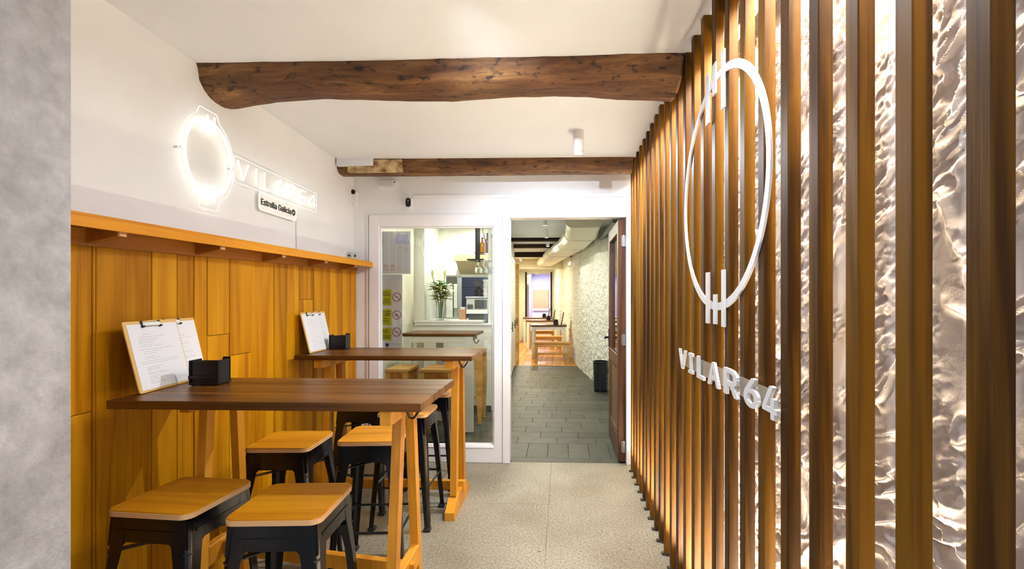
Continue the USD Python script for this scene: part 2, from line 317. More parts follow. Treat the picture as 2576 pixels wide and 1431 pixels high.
# --- left wall: plaster above, panelling below
def wpt(Y, off): n = np.array([1, -WB])/math.hypot(1, WB); return np.array([W(Y), Y])+n*off
def wprism(Y0, Y1, o0, o1, z0, z1, ch=0.0):
    a, b, c, d = wpt(Y0, o0), wpt(Y1, o0), wpt(Y1, o1), wpt(Y0, o1)
    if ch:
        pts = [a, b, wpt(Y1, o1-ch), wpt(Y1-ch, o1), wpt(Y0+ch, o1), wpt(Y0, o1-ch)]
    else: pts = [a, b, c, d]
    return prism(pts, z0, z1)
struct('wall_left', wprism(0.9, 4.15, -0.2, -0.022, 0, 2.56), WHITE)
struct('wall_left', wprism(4.1505, 6.2, -0.2, -0.022, 0, 2.56), CREAM, label='cream side wall behind the glazed partition')
def wprism2(Y0, Y1, o0, o1, za, zb, h):          # the same with a length that falls from za (near) to zb (far)
    q = lambda Y, z: [[*wpt(Y, o0), z], [*wpt(Y, o1), z], [*wpt(Y, o0), z+h], [*wpt(Y, o1), z+h]]
    return hexa(q(Y0, za), q(Y1, zb))
PY0, PY1 = 1.0, onW(893, 755)[1]
zt = lambda Y: np.interp(Y, [1.6, 3.7], [onW(180, 615)[2], onW(849, 677)[2]])
pan = thing('wall_panelling', 'golden wooden plank panelling covering the lower left wall', 'panelling')
pxs = [120, 233, 243, 383, 447, 489, 521, 577, 631, 690, 722, 752, 788, 830, 862, 893]
Ys = [onW(u, 755)[1] for u in pxs]; Ys[0] = PY0
joints = {0: 1048, 6: 842, 7: 890, 11: 753}
for i in range(len(Ys)-1):
    a, b = Ys[i]+0.002, Ys[i+1]-0.002; off = random.uniform(-0.002, 0.002); top = zt((a+b)/2)+0.02
    if i in joints:
        zj = onW((pxs[i]+pxs[i+1])/2, joints[i])[2]
        obj('plank', wprism(a, b, -0.02, off, 0.0, zj-0.0015, 0.0025), PANEL, pan)
        obj('plank', wprism(a, b, -0.02, off+0.001, zj+0.0015, top, 0.0025), PANEL, pan)
    else:
        obj('plank', wprism(a, b, -0.02, off, 0.0, top, 0.0025), PANEL, pan)
obj('end_trim', wprism(PY1-0.0015, PY1+0.015, -0.02, 0.004, 0.0, zt(PY1), 0.002), PANEL, pan)

shelf = thing('wall_shelf', 'long narrow orange wooden shelf above the plank panelling', 'shelf')
SY0, SY1 = 1.0, PY1
sz = lambda Y: np.interp(Y, [1.4, 3.7], [onW(180, 529, 0.155)[2], onW(892, 651, 0.155)[2]])
ext = lambda f, Y: f(1.6)+(f(3.6)-f(1.6))/2.0*(Y-1.6)
zs_ = lambda Y: ext(sz, Y); zr_ = lambda Y: ext(zt, Y)
obj('board', wprism2(SY0, SY1, -0.02, 0.153, zs_(SY0)-0.024, zs_(SY1)-0.024, 0.024), SHELFW, shelf)
obj('fascia', wprism2(SY0, SY1, 0.140, 0.158, zs_(SY0)-0.046, zs_(SY1)-0.046, 0.034), SHELFW, shelf)
obj('back_rail', wprism2(SY0, SY1, 0.0, 0.02, zr_(SY0), zr_(SY1), 0.062), RAILW, shelf)
for u in (212, 487, 655, 771, 852):
    Yb = onW(u, 640)[1]; zb = zs_(Yb)-0.024; q = lambda o, z0: [[*wpt(Yb-0.015, o), z0], [*wpt(Yb+0.015, o), z0], [*wpt(Yb-0.015, o), zb], [*wpt(Yb+0.015, o), zb]]
    br = obj('bracket', hexa(q(0.02, zb-0.06), q(0.138, zb-0.034)), RAILW, shelf)
    obj('bracket_tip', wprism(Yb-0.0152, Yb+0.0152, 0.132, 0.1395, zb-0.036, zb-0.004), SEATEDGE, br)
obj('end_board', bx(W(YF)+0.03, onY(917, 660, YF-0.02)[0], YF-0.075, YF-0.002, zs_(SY1)-0.03, zs_(SY1)-0.006, 0.002), SHELFW, shelf, smooth=35)

# --- concrete pier of the street front
pc = onY(178, 755, 1.15)
def pier(u, v):
    return None
def face(m, amp, fr, seed):
    v = m.vertices; n = m.vertex_normals; d = (meshkit.fbm(v*fr, 4, seed)-0.5)*amp
    m.vertices = v+n*d[:, None]; return m
pm = trimesh.creation.box(bounds=[(pc[0]-0.9, 0.70, 0), (pc[0], 1.15, 3.2)])
struct('wall_front', pm, CONCRETE, label='rough grey concrete pier at the street front')
struct('wall_front', bx(pc[0]-0.9, 1.6, 0.40, 0.70, 2.75, 3.2), CONCRETE, label='concrete lintel over the street opening')

# --- rough plaster wall behind the slats
def rough(u, v):
    Y = 0.25+np.where(u < 0.75, u/0.75*1.75, 1.75+(u-0.75)/0.25*2.15); Z = v*2.56
    a = math.radians(34); c_, s_ = math.cos(a), math.sin(a)
    A = (-Y*c_+Z*s_); B = (Y*s_+Z*c_)                       # A runs along the trowel strokes, which climb towards the street
    wv = meshkit.fbm(np.c_[Y*2.3, Z*2.3, 0*Y], 3, 5)-0.45
    q = np.c_[A*5.6+wv*2.2, B*17+wv*6, 0*Y]
    r = 1-2*np.abs(meshkit.noise(q, 3)-0.5); r2 = 1-2*np.abs(meshkit.noise(q*2.3+7, 4)-0.5)
    big = meshkit.fbm(np.c_[Y*2.2, Z*2.2, 0*Y], 3, 11)
    mask = np.clip((meshkit.fbm(np.c_[Y*3.6, Z*3.6, 0*Y], 3, 21)-0.40)*8, 0, 1)
    m2 = np.clip((meshkit.fbm(np.c_[Y*5.3, Z*5.3, 3+0*Y], 3, 33)-0.43)*9, 0, 1)
    fine = meshkit.fbm(np.c_[A*26, B*56, 0*Y], 3, 8)-0.45
    h = 0.026*(big-0.45)+mask*0.017*np.clip((r-0.80)/0.20, 0, 1)**1.2+mask*0.009*np.clip((r2-0.76)/0.24, 0, 1)+m2*0.019*fine+0.0012*fine
    return np.c_[0.775-h, Y, Z]
struct('wall_right', grid(640, 640, rough), ROUGHWALL, label='rough glossy plaster wall lit from behind the slats', smooth=True)
struct('wall_right', bx(0.84, 1.1, 0.25, 4.16, 0, 2.56), WHITE)

# --- glazed partition at the back of the front room
P = lambda u, v: onY(u, v, YF)
xl, xa, xb = P(885, 755)[0], P(930, 755)[0], P(1265, 755)[0]
xd0, xd1 = P(1283, 755)[0], P(1575, 755)[0]
zw, zd = P(1100, 540)[2], P(1430, 548)[2]
wb = cat_([bx(-2.0, xa, YF, YF+0.10, 0, zw), bx(-2.0, 0.84, YF, YF+0.10, zw, 2.56), bx(xd1+0.02, 0.84, YF, YF+0.10, 0, zw)])
struct('wall_back', wb, WHITE, label='white partition wall above and beside the glazed window', smooth=False)
win = thing('window_1', 'white framed fixed glass pane in the partition wall', None, kind='structure')
g0, g1, gt, gb = P(956, 755)[0], P(1243, 755)[0], P(1100, 570)[2], P(1100, 1115)[2]
fy0, fy1 = YF-0.02, YF+0.08
obj('frame_stile', bx(xa, g0, fy0, fy1, 0, zw, 0.004), PAINT, win)
obj('frame_stile', bx(g1, xb, fy0, fy1, 0, zw, 0.004), PAINT, win)
obj('frame_rail', bx(g0, g1, fy0, fy1, gt, zw, 0.004), PAINT, win)
obj('frame_rail', bx(g0, g1, fy0, fy1, 0, gb-0.01, 0.004), PAINT, win)
obj('sill', hull([[x, yy, z] for x in (g0, g1) for yy, z in ((YF-0.025, gb-0.025), (YF+0.03, gb-0.025), (YF-0.012, gb-0.005), (YF+0.03, gb))]), PAINT, win)
for x0, x1, z0, z1 in ((g0, g0+0.012, gb, gt), (g1-0.012, g1, gb, gt), (g0+0.012, g1-0.012, gt-0.012, gt)):
    obj('glazing_bead', bx(x0, x1, YF-0.005, YF+0.028, z0, z1, 0.002), PAINT, win)
obj('pane', bx(g0, g1, YF+0.030, YF+0.036, gb, gt), PANE, win)
xg = P(925, 755)[0]
struct('trim_1', bx(xg-0.008, xg+0.008, YF-0.012, YF, 0, zw, 0.003), PAINT)
zt1 = P(1300, 494)[2]
struct('trim_2', bx(P(1040, 500)[0], 0.555, YF-0.014, YF, zt1-0.012, zt1+0.02, 0.004), PAINT)
struct('trim_3', bx(xa, 0.555, YF-0.01, YF, zw-0.008, zw+0.012, 0.003), PAINT)
struct('trim_4', cat_([bx(xb, xd0, YF-0.03, YF+0.10, 0, zd+0.03, 0.004), bx(xd0, xd1, YF-0.03, YF+0.10, zd, zd+0.05, 0.004), bx(xd1, xd1+0.022, YF-0.03, YF+0.10, 0, zd+0.05, 0.004)]), PAINT, label='white door frame of the corridor doorway')

# --- opened brown door
dl = thing('door_1', 'brown wooden glazed door swung open into the corridor', None, kind='structure')
dx0, dx1 = P(1556, 755)[0], P(1575, 755)[0]-0.002
dy0 = YF+0.02; dz0, dz1 = 0.012, zd-0.01
dy1 = onX(1531, 755, dx0)[1]; dy1 = min(max(dy1, 4.75), 5.25)
zm0, zm1, zb1 = 0.80, 0.92, 0.22
obj('stile', bx(dx0, dx1, dy0, dy0+0.10, dz0, dz1, 0.004), DOORW, dl)
obj('stile', bx(dx0, dx1, dy1-0.10, dy1, dz0, dz1, 0.004), DOORW, dl)
for a, b in ((dz0, zb1), (zm0, zm1), (dz1-0.11, dz1)):
    obj('rail', bx(dx0+0.001, dx1-0.001, dy0+0.10, dy1-0.10, a, b, 0.004), DOORW, dl)
obj('lower_panel', bx(dx0+0.014, dx1-0.014, dy0+0.10, dy1-0.10, zb1, zm0, 0.002), DOORP, dl)
obj('panel_moulding', cat_([bx(dx0+0.004, dx0+0.02, dy0+0.12, dy1-0.12, zb1+0.01, zb1+0.03), bx(dx0+0.004, dx0+0.02, dy0+0.12, dy1-0.12, zm0-0.03, zm0-0.01), bx(dx0+0.004, dx0+0.02, dy0+0.11, dy0+0.13, zb1, zm0), bx(dx0+0.004, dx0+0.02, dy1-0.13, dy1-0.11, zb1, zm0)]), DOORP, dl)
obj('glass_pane', bx((dx0+dx1)/2-0.003, (dx0+dx1)/2+0.003, dy0+0.10, dy1-0.10, zm1, dz1-0.11), PANE, dl)
for v in (605, 855, 1125):
    zh = P(1568, v)[2]
    obj('hinge', cat_([cyl((dx1-0.016, dy0-0.006, zh-0.05), (dx1-0.016, dy0-0.006, zh+0.05), 0.008), bx(dx1-0.035, dx1-0.002, dy0-0.003, dy0, zh-0.045, zh+0.045)]), STEEL, dl, 'silver hinge')
hz = 1.02
obj('handle', cat_([cyl((dx0, dy1-0.05, hz), (dx0-0.05, dy1-0.05, hz), 0.01), cyl((dx0-0.05, dy1-0.05, hz), (dx0-0.05, dy1-0.16, hz), 0.009), bx(dx0-0.006, dx0, dy1-0.07, dy1-0.03, hz-0.09, hz+0.09)]), BLACKM, dl, 'dark lever handle')

# --- ceiling beams
def old_beam(x0, x1, yf, depth, prof, zc0, zc1, seed, amp, cp=0.62, sp_=0.55):
    nx, ns = 150, 34
    def fn(u, v):
        X = x0+(x1-x0)*u; drop = np.interp(X, *prof); zc = zc0+(zc1-zc0)*u
        t = v*math.pi; c = np.cos(t); s = np.sin(t)
        Y = yf+depth/2-np.sign(c)*np.abs(c)**cp*depth/2; Z = zc+0.03-np.abs(s)**sp_*(drop+0.03)
        n = meshkit.fbm(np.c_[X*3, Y*14, Z*14], 4, seed)-0.47; n2 = meshkit.noise(np.c_[X*14, Y*22, Z*22], seed+3)-0.5
        k = (n*amp+n2*amp*0.25)
        return np.c_[X, Y-k*np.clip(c, -1, 1), Z-k*0.5*np.abs(s)]
    m = grid(nx, ns, fn)
    V = np.vstack([m.vertices, m.vertices[:ns].mean(0), m.vertices[-ns:].mean(0)]); n = nx*ns; F = [list(f) for f in m.faces]
    for k in range(ns-1):
        F += [[n, k+1, k], [n+1, (nx-1)*ns+k, (nx-1)*ns+k+1]]
    r = trimesh.Trimesh(V, F, process=False); r.fix_normals(); return r
yb1 = 2.215
bpx = [(560, 262), (620, 249), (660, 241), (780, 230), (900, 232), (1040, 237), (1130, 236), (1290, 225), (1400, 222), (1480, 225), (1560, 230), (1700, 235)]
bp = [onY(u, v, yb1+0.15) for u, v in bpx]
prof = ([p[0] for p in bp], [ZC+0.005-p[2] for p in bp])
obj('ceiling_beam', old_beam(W(2.3)-0.06, 0.56, yb1, 0.33, prof, 2.535, 2.527, 4, 0.03, 0.8, 0.75), BEAM, None, 'large rough-hewn old brown ceiling beam nearest the street', 'beam', smooth=True)
yb2 = onZ(1300, 397, 2.525)[1]
z2 = onY(1300, 430, yb2)[2]
obj('ceiling_beam', old_beam(P(868, 400)[0]+0.03, 0.56, yb2, 0.2, ([-2, 0.6], [2.525-z2, 2.525-z2]), 2.53, 2.522, 9, 0.012), BEAM, None, 'straight dark ceiling beam close to the glazed partition', 'beam', smooth=True)
xe0, xe1 = onY(866, 410, yb2-0.03)[0], onY(937, 410, yb2-0.03)[0]
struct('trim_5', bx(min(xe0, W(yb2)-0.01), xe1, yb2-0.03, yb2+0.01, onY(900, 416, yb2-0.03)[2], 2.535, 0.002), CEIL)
obj('beam_patch', bx(xe0+0.015, onY(1012, 410, yb2)[0], yb2-0.012, yb2+0.03, z2+0.004, onY(900, 402, yb2)[2], 0.006), BRICKY, None, 'patch of plaster-smeared old wood at the left end of the far beam', 'beam patch')

# ================================================================ SLAT SCREEN
PITCH, TK, DP = 0.1415, 0.042, 0.033
scr = thing('slat_screen', 'screen of upright brown oak slats along the right wall, lit from behind', 'slat screen')
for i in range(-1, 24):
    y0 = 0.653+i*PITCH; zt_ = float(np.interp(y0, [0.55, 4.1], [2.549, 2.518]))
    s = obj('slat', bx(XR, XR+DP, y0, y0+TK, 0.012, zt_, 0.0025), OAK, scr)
    obj('foot', bx(XR-0.016, XR+DP-0.004, y0+0.010, y0+TK-0.010, 0.0, 0.0125, 0.002), FOOTM, s)  # dark stub at the slat base, jutting into the room
obj('top_rail', bx(XR+DP, XR+DP+0.03, 0.5, 4.09, 2.455, 2.515, 0.002), OAK, scr)
led = thing('led_strip', 'glowing led strip along the floor behind the slats', 'light strip')
obj('channel', cat_([bx(0.655, 0.695, 0.5, 4.08, 0.0, 0.085), bx(0.655, 0.659, 0.5, 4.08, 0.085, 0.10), bx(0.691, 0.695, 0.5, 4.08, 0.085, 0.10)]), ALU, led)
obj('diffuser', bx(0.660, 0.690, 0.5, 4.08, 0.0855, 0.090), LED, led)
led2 = thing('led_strip', 'glowing led strip under the ceiling behind the slats', 'light strip')
obj('channel', cat_([bx(0.655, 0.695, 0.5, 4.08, 2.44, 2.516), bx(0.655, 0.659, 0.5, 4.08, 2.42, 2.44), bx(0.691, 0.695, 0.5, 4.08, 2.42, 2.44)]), ALU, led2)
obj('diffuser', bx(0.660, 0.690, 0.5, 4.08, 2.434, 2.4395), LED, led2)

# --- ring sign and lettering on the slats
SX = XR-0.0006
def ring_shapes(d_x, d_z, w):
    a = Point(0, 0).buffer(1, quad_segs=48)
    return affinity.scale(a, d_x/2, d_z/2).difference(affinity.scale(a, d_x/2-w, d_z/2-w))
ya, yb_ = onX(1725, 470, SX)[1], onX(1945, 470, SX)[1]
yc, dY = (ya+yb_)/2, ya-yb_
ztp, zbt = onX(1806, 187, SX)[2], onX(1806, 780, SX)[2]
zc_, dZ = (ztp+zbt)/2, ztp-zbt
rs = thing('ring_sign', 'large white ring with fork tines mounted on the oak slats', 'sign', (XR-0.0006, yc, zc_))
def placed(m, R): return xf(m, R, (0, 0, 0))
def sx(u): return yc-onX(u, 470, SX)[1]
bars = [((1783, 1793), (190, 313)), ((1800, 1810), (160, 238)), ((1822, 1832), (127, 273)), ((1783, 1793), (685, 813)), ((1802, 1812), (740, 815)), ((1823, 1833), (678, 822))]
gap = [sbox(sx(1793), 0.30, sx(1800), 0.6)]
obj('ring', placed(extr(ring_shapes(dY, dZ, 0.027), 0.007), RIGHTSIGN), SIGNW, rs)
for (u0, u1), (v0, v1) in bars:
    a, b = sx(u0), sx(u1); um = (u0+u1)/2; zz0, zz1 = onX(um, v1, SX)[2]-zc_, onX(um, v0, SX)[2]-zc_
    obj('tine', placed(move(extr(sbox(min(a, b)+0.004, min(zz0, zz1), max(a, b)-0.004, max(zz0, zz1)), 0.006), z=0.0075), RIGHTSIGN), SIGNW, rs)
ls = thing('letter_sign', 'white raised letters VILAR64 on a clear strip across the slats', 'sign', (XR-0.0006, 0, 0))
obj('backplate', placed(move(extr(sbox(-2.20, 1.100, -1.268, 1.160), 0.003), z=0.0), RIGHTSIGN), PLATE, ls, 'clear acrylic strip')
def letters(parent, spans, z0, h, depth, mat, R, sgn, off):
    for ch, (a, b) in zip('VILAR64', spans):
        m = meshkit.text_mesh(ch, h, depth, bold=True); lo, hi = m.bounds
        m.apply_translation((-lo[0], -lo[1], 0)); m.apply_scale((abs(a-b)/(hi[0]-lo[0]), h/(hi[1]-lo[1]), 1))
        m.apply_translation((sgn*a, z0, off))
        obj('letter_'+({'6': 'six', '4': 'four'}.get(ch, ch.lower())), placed(m, R), mat, parent, smooth=False)
lp = [(1714, 1731), (1739, 1749), (1760, 1778), (1788, 1817), (1829, 1865), (1881, 1918), (1929, 1966)]
letters(ls, [(onX(a, 950, SX)[1], onX(b, 950, SX)[1]) for a, b in lp], 1.085, 0.088, 0.010, SIGNW, RIGHTSIGN, -1, 0.003)

# ================================================================ NEON SIGN ON THE LEFT WALL
def nW(u, v, off=-0.022): return onW(u, v, off)
na, nb = nW(449, 397)[1], nW(566, 397)[1]; nyc, nd = (na+nb)/2, nb-na
nzt, nzb = nW(506, 304)[2], nW(506, 490)[2]; nzc, ndz = (nzt+nzb)/2, nzt-nzb
ANG = -math.degrees(math.atan(WB))*-1
def wall_thing(name, label, cat, Y, z): p = wpt(Y, -0.022); return thing(name, label, cat, (p[0], p[1], z), math.degrees(math.atan2(-WB, 1)))
nr = wall_thing('neon_ring_sign', 'glowing white neon ring with fork tines on the left wall', 'neon sign', nyc, nzc)
RW = nd*1.02; ov = Point(0, 0).buffer(1, quad_segs=32)
back = affinity.scale(ov, RW/2+0.032, ndz/2+0.035).union(sbox(-0.05, -ndz/2-0.05, 0.05, ndz/2+0.038).buffer(0.02)).buffer(0.06).buffer(-0.06)
obj('backplate', placed(move(extr(back, 0.005), z=0.018), LEFTSIGN), NEONP, nr)
obj('lit_edge', placed(move(extr(rim(back), 0.004), z=0.0235), LEFTSIGN), EDGE, nr)
th = np.linspace(0, 2*math.pi, 65)
obj('neon_ring', placed(tube(np.c_[np.cos(th)*RW/2, np.sin(th)*ndz/2, 0*th+0.032], 0.0062, 10), LEFTSIGN), NEON, nr)
for s in (1, -1):
    for dx_, l0, l1 in ((-0.024, 0.035, 0.05), (0, 0.05, 0.012), (0.024, 0.055, 0.06)):
        obj('neon_tine', placed(tube([(dx_, s*(ndz/2-l0), 0.038), (dx_, s*(ndz/2+l1*0.5), 0.038)], 0.005, 8), LEFTSIGN), NEON, nr)
for x_ in (-RW/2-0.02, RW/2+0.02): obj('standoff', placed(cyl((x_, 0, 0), (x_, 0, 0.027), 0.005), LEFTSIGN), STEEL, nr)
n4 = [(584, 611), (623, 639), (650, 668), (682, 705), (713, 734), (741, 759), (765, 783)]
Y4 = [(nW(a, 440)[1], nW(b, 440)[1]) for a, b in n4]; nzl = nW(597, 440)[2]
ym = (Y4[0][0]+Y4[-1][1])/2
nl = wall_thing('neon_letter_sign', 'glowing white neon letters VILAR64 on the left wall', 'neon sign', ym, 2.10)
obj('backplate', placed(move(extr(rounded(Y4[-1][1]-Y4[0][0]+0.05, 0.142, 0.02), 0.005), z=0.018), LEFTSIGN), NEONP, nl)
obj('lit_edge', placed(move(extr(rim(rounded(Y4[-1][1]-Y4[0][0]+0.05, 0.142, 0.02)), 0.004), z=0.0235), LEFTSIGN), EDGE, nl)
strokes = {'V': [[(0, 1), (0.5, 0), (1, 1)]], 'I': [[(0.5, 0), (0.5, 1)]], 'L': [[(0.1, 1), (0.1, 0), (0.95, 0)]], 'A': [[(0, 0), (0.5, 1), (1, 0)], [(0.2, 0.36), (0.8, 0.36)]],
           'R': [[(0.05, 0), (0.05, 1), (0.6, 1), (0.92, 0.88), (0.92, 0.62), (0.6, 0.5), (0.05, 0.5)], [(0.5, 0.5), (0.95, 0)]],
           '6': [[(0.85, 0.95), (0.4, 0.98), (0.1, 0.65), (0.05, 0.25), (0.3, 0), (0.7, 0), (0.95, 0.25), (0.75, 0.52), (0.35, 0.52), (0.08, 0.35)]],
           '4': [[(0.75, 0), (0.75, 1), (0.05, 0.28), (1, 0.28)]]}
for ch, (a, b) in zip('VILAR64', Y4):
    w = b-a
    obj('neon_letter_'+({'6': 'six', '4': 'four'}.get(ch, ch.lower())), placed(cat_([tube([(a-ym+x*w, -0.047+z*0.094, 0.032) for x, z in st], 0.0042, 8) for st in strokes[ch]]), LEFTSIGN), NEON, nl)
bp0, bp1 = nW(642, 470)[1], nW(737, 500)[1]
bw = bp1-bp0; bz = min(nW(690, 503)[2], 2.10-0.071-0.002-0.0525)
br_ = wall_thing('brand_plate', 'small lit white plate reading Estrella Galicia below the neon letters', 'sign', (bp0+bp1)/2, bz)
obj('plate', placed(move(extr(rounded(bw, 0.105, 0.025), 0.006), z=0.016), LEFTSIGN), LITW, br_)
obj('lit_edge', placed(move(extr(rim(rounded(bw, 0.105, 0.025), 0.004), 0.003), z=0.0222), LEFTSIGN), EDGE, br_)
tm = meshkit.text_mesh('Estrella Galicia', 0.034, 0.002, bold=True); lo, hi = tm.bounds
tm.apply_translation((-lo[0], -lo[1], 0)); tm.apply_scale((bw*0.80/(hi[0]-lo[0]), 1, 1)); tm.apply_translation((-bw*0.455, -0.018, 0.0225))
obj('lettering', placed(tm, LEFTSIGN), INKD, br_, 'black lettering', smooth=False)
st5 = Polygon([(0.016*math.cos(math.pi/2+k*math.pi/5)*(1 if k % 2 == 0 else 0.42), 0.016*math.sin(math.pi/2+k*math.pi/5)*(1 if k % 2 == 0 else 0.42)) for k in range(10)])
emb = Point(0, 0).buffer(0.020).difference(st5)
obj('emblem', placed(move(extr(emb, 0.002), bw*0.415, 0, 0.0225), LEFTSIGN), INKD, br_, 'round dark emblem with a star')
cy_ = nW(744, 545)[1]; cp = wpt(cy_, -0.018)
obj('power_cord', tube([(cp[0], cp[1], 2.02), (cp[0], cp[1], 1.88), (cp[0]+0.001, cp[1]+0.004, 1.76), (cp[0], cp[1], zs_(cy_))], 0.003, 8), SIGNW, None, 'thin white cord hanging from the neon letters to the shelf', 'cord')

# ================================================================ SMALL THINGS ON THE PARTITION
def front(name, label, cat, u, v): p = P(u, v); return thing(name, label, cat, (p[0], YF, p[2]))
c1 = front('wall_sensor', 'slim white wall sensor with black eye in the left corner', 'sensor', 893, 500)
obj('body', xf(extr(rounded(0.05, 0.145, 0.022), 0.035), FACING, (0, 0, 0)), PAINT, c1)
obj('eye', xf(move(lathe([(0, 0.0), (0.020, 0), (0.019, 0.012), (0.011, 0.019), (0, 0.021)], 20), 0, 0.052, 0.033), FACING, (0, 0, 0)), BLACKP, c1)
c2 = front('security_camera', 'white camera with black oval lens above the window', 'camera', 1031, 513)
obj('housing', xf(extr(rounded(0.06, 0.105, 0.029), 0.045), FACING, (0, 0, 0)), PAINT, c2)
obj('lens_face', xf(move(extr(rounded(0.044, 0.078, 0.0215), 0.008), 0, 0.004, 0.042), FACING, (0, 0, 0)), BLACKP, c2)
obj('lens', xf(move(lathe([(0, 0), (0.012, 0), (0.010, 0.004), (0, 0.007)], 16), 0, 0.018, 0.0495), FACING, (0, 0, 0)), DGREY, c2)
el = front('emergency_light', 'flat white emergency light above the camera', 'emergency light', 977, 463)
obj('base', xf(extr(rounded(0.17, 0.055, 0.01), 0.03), FACING, (0, 0, 0)), PAINT, el)
obj('diffuser', xf(move(extr(rounded(0.12, 0.035, 0.008), 0.02), -0.008, 0.002, 0.025), FACING, (0, 0, 0)), SIGNW, el)
obj('test_button', xf(move(extr(Point(0, 0).buffer(0.006), 0.004), 0.065, 0.008, 0.029), FACING, (0, 0, 0)), DGREY, el)
obj('lower_lip', bx(-0.075, 0.065, -0.04, 0, -0.034, -0.027, 0.002), PAINT, el)
cd = P(884, 560)
obj('conduit', cat_([bx(cd[0]-0.010, cd[0]+0.010, YF-0.016, YF-0.001, P(884, 622)[2], P(884, 520)[2], 0.003)]), PAINT, None, 'thin white cable conduit between sensor and socket', 'conduit')
cb = [(P(872, 432)[0]+0.015, YF-0.008, P(872, 432)[2]), (P(880, 455)[0], YF-0.008, P(880, 455)[2]), (P(884, 470)[0], YF-0.008, P(884, 470)[2])]
obj('cable', tube(cb, 0.0035, 8), GREYP, None, 'grey cable rising from the wall sensor to the beam', 'cable')
sk = onW(877, 629, -0.02)
so = thing('socket_box', 'small grey socket box on the far end of the shelf', 'socket', (sk[0]+0.002, min(sk[1], 4.02), zs_(sk[1])+0.002))
obj('box', bx(-0.005, 0.05, -0.035, 0.035, 0.0, 0.075, 0.004), GREYP, so)
obj('knob', cyl((0.02, -0.034, 0.045), (0.02, -0.044, 0.045), 0.008), BLACKP, so); obj('knob', cyl((0.049, 0.0, 0.045), (0.058, 0.0, 0.045), 0.010), BLACKP, so)

# paper behind the window pane
YG = YF+0.0365
def sheet(name, label, cat, u0, u1, v0, v1, mat, layer=0, group=None):
    a, b = onY(u0, v0, YG), onY(u1, v1, YG); y0 = YG+layer*0.0012
    t = thing(name, label, cat, ((a[0]+b[0])/2, y0, b[2]), group=group)
    w, h = (b[0]-a[0]), a[2]-b[2]
    obj('paper', bx(-w/2, w/2, 0.0, 0.001, 0, h), mat, t)
    return t, w, h
def lines(t, w, h, rows_, mat=INK, name='text_lines'):
    out = []
    for z, x0, x1, th_ in rows_:
        x = x0
        while x < x1-0.02:
            l = min(random.uniform(0.05, 0.22), x1-x); out.append(bx(-w/2+x*w, -w/2+(x+l)*w, -0.0006, 0.0, z*h, z*h+th_)); x += l+0.025
    obj(name, cat_(out), mat, t, kind='stuff', smooth=False)
t, w, h = sheet('menu_poster', 'large pale printed menu poster behind the window pane', 'poster', 960, 1033, 582, 689, POSTER)
lines(t, w, h, [(z, x, x+0.19, 0.0035) for z in np.arange(0.06, 0.97, 0.027) for x in (0.05, 0.29, 0.53, 0.77) if not (x > 0.5 and 0.70 < z < 0.92)], FAINT)
obj('picture', bx(-w*0.02, w*0.46, -0.0008, 0, h*0.70, h*0.92), PALEBLUE, t)
lines(t, w, h, [(z, x, x+0.17, 0.004) for z in (0.1, 0.16, 0.2) for x in (0.06, 0.3)], REDINK, 'red_print')
t, w, h = sheet('notice_sheet', 'white text notice under the menu poster', 'notice', 958, 1012, 690, 875, POSTER, 1)
lines(t, w, h, [(z, 0.08, random.uniform(0.75, 0.95), 0.0035) for z in np.arange(0.81, 0.99, 0.022)], FAINT)
lines(t, w, h, [(0.035, 0.45, 0.95, 0.004), (0.055, 0.45, 0.95, 0.004)])
for k, (v0, v1, nm) in enumerate(((728, 768, 'uppermost'), (777, 818, 'middle'), (824, 869-13, 'lowest'))):
    t, w, h = sheet('yellow_notice', f'{nm} of the three yellow notices on the window pane', 'notice', 957, 985, v0, v1, YELLOW, -1)
    lines(t, w, h, [(z, 0.1, random.uniform(0.7, 0.95), 0.005) for z in (0.15, 0.26, 0.38, 0.6, 0.7, 0.82)], INKD)
for k, (v, nm) in enumerate(((747, 'top'), (792, 'middle'), (835, 'bottom'))):
    p = onY(998, v, YG); t = thing('prohibition_sticker', f'round red prohibition sticker, {nm} one of three, beside the yellow notices', 'sticker', (p[0], YG-0.0012, p[2]))
    r = 0.040
    obj('disc', xf(extr(Point(0, 0).buffer(r*1.12), 0.0006), FACING, (0, 0.0006, 0)), POSTER, t)
    ringp = Point(0, 0).buffer(r).difference(Point(0, 0).buffer(r*0.84)).union(affinity.rotate(sbox(-r*0.9, -0.003, r*0.9, 0.003), -42))
    obj('ban_ring', xf(extr(ringp, 0.0006), FACING, (0, -0.0002, 0)), REDINK, t)
    sym = sbox(-0.022, -0.005, 0.014, 0.003).union(sbox(0.017, -0.005, 0.022, 0.003)).union(sbox(0.016, 0.008, 0.020, 0.02)) if k != 1 else Polygon([(-0.02, -0.015), (0.02, -0.015), (0.014, 0.006), (0.004, 0.014), (-0.012, 0.008)])
    obj('symbol', xf(extr(sym, 0.0005), FACING, (0, 0.0001, 0)), INK, t)
p = onY(974, 868, YG); em = thing('shield_sticker', 'small dark blue shield emblem under the yellow notices', 'sticker', (p[0], YG-0.0013, p[2]))
obj('shield', xf(extr(Polygon([(-0.015, 0.016), (0.015, 0.016), (0.015, -0.004), (0, -0.02), (-0.015, -0.004)]), 0.0006), FACING, (0, 0, 0)), BLUEINK, em)

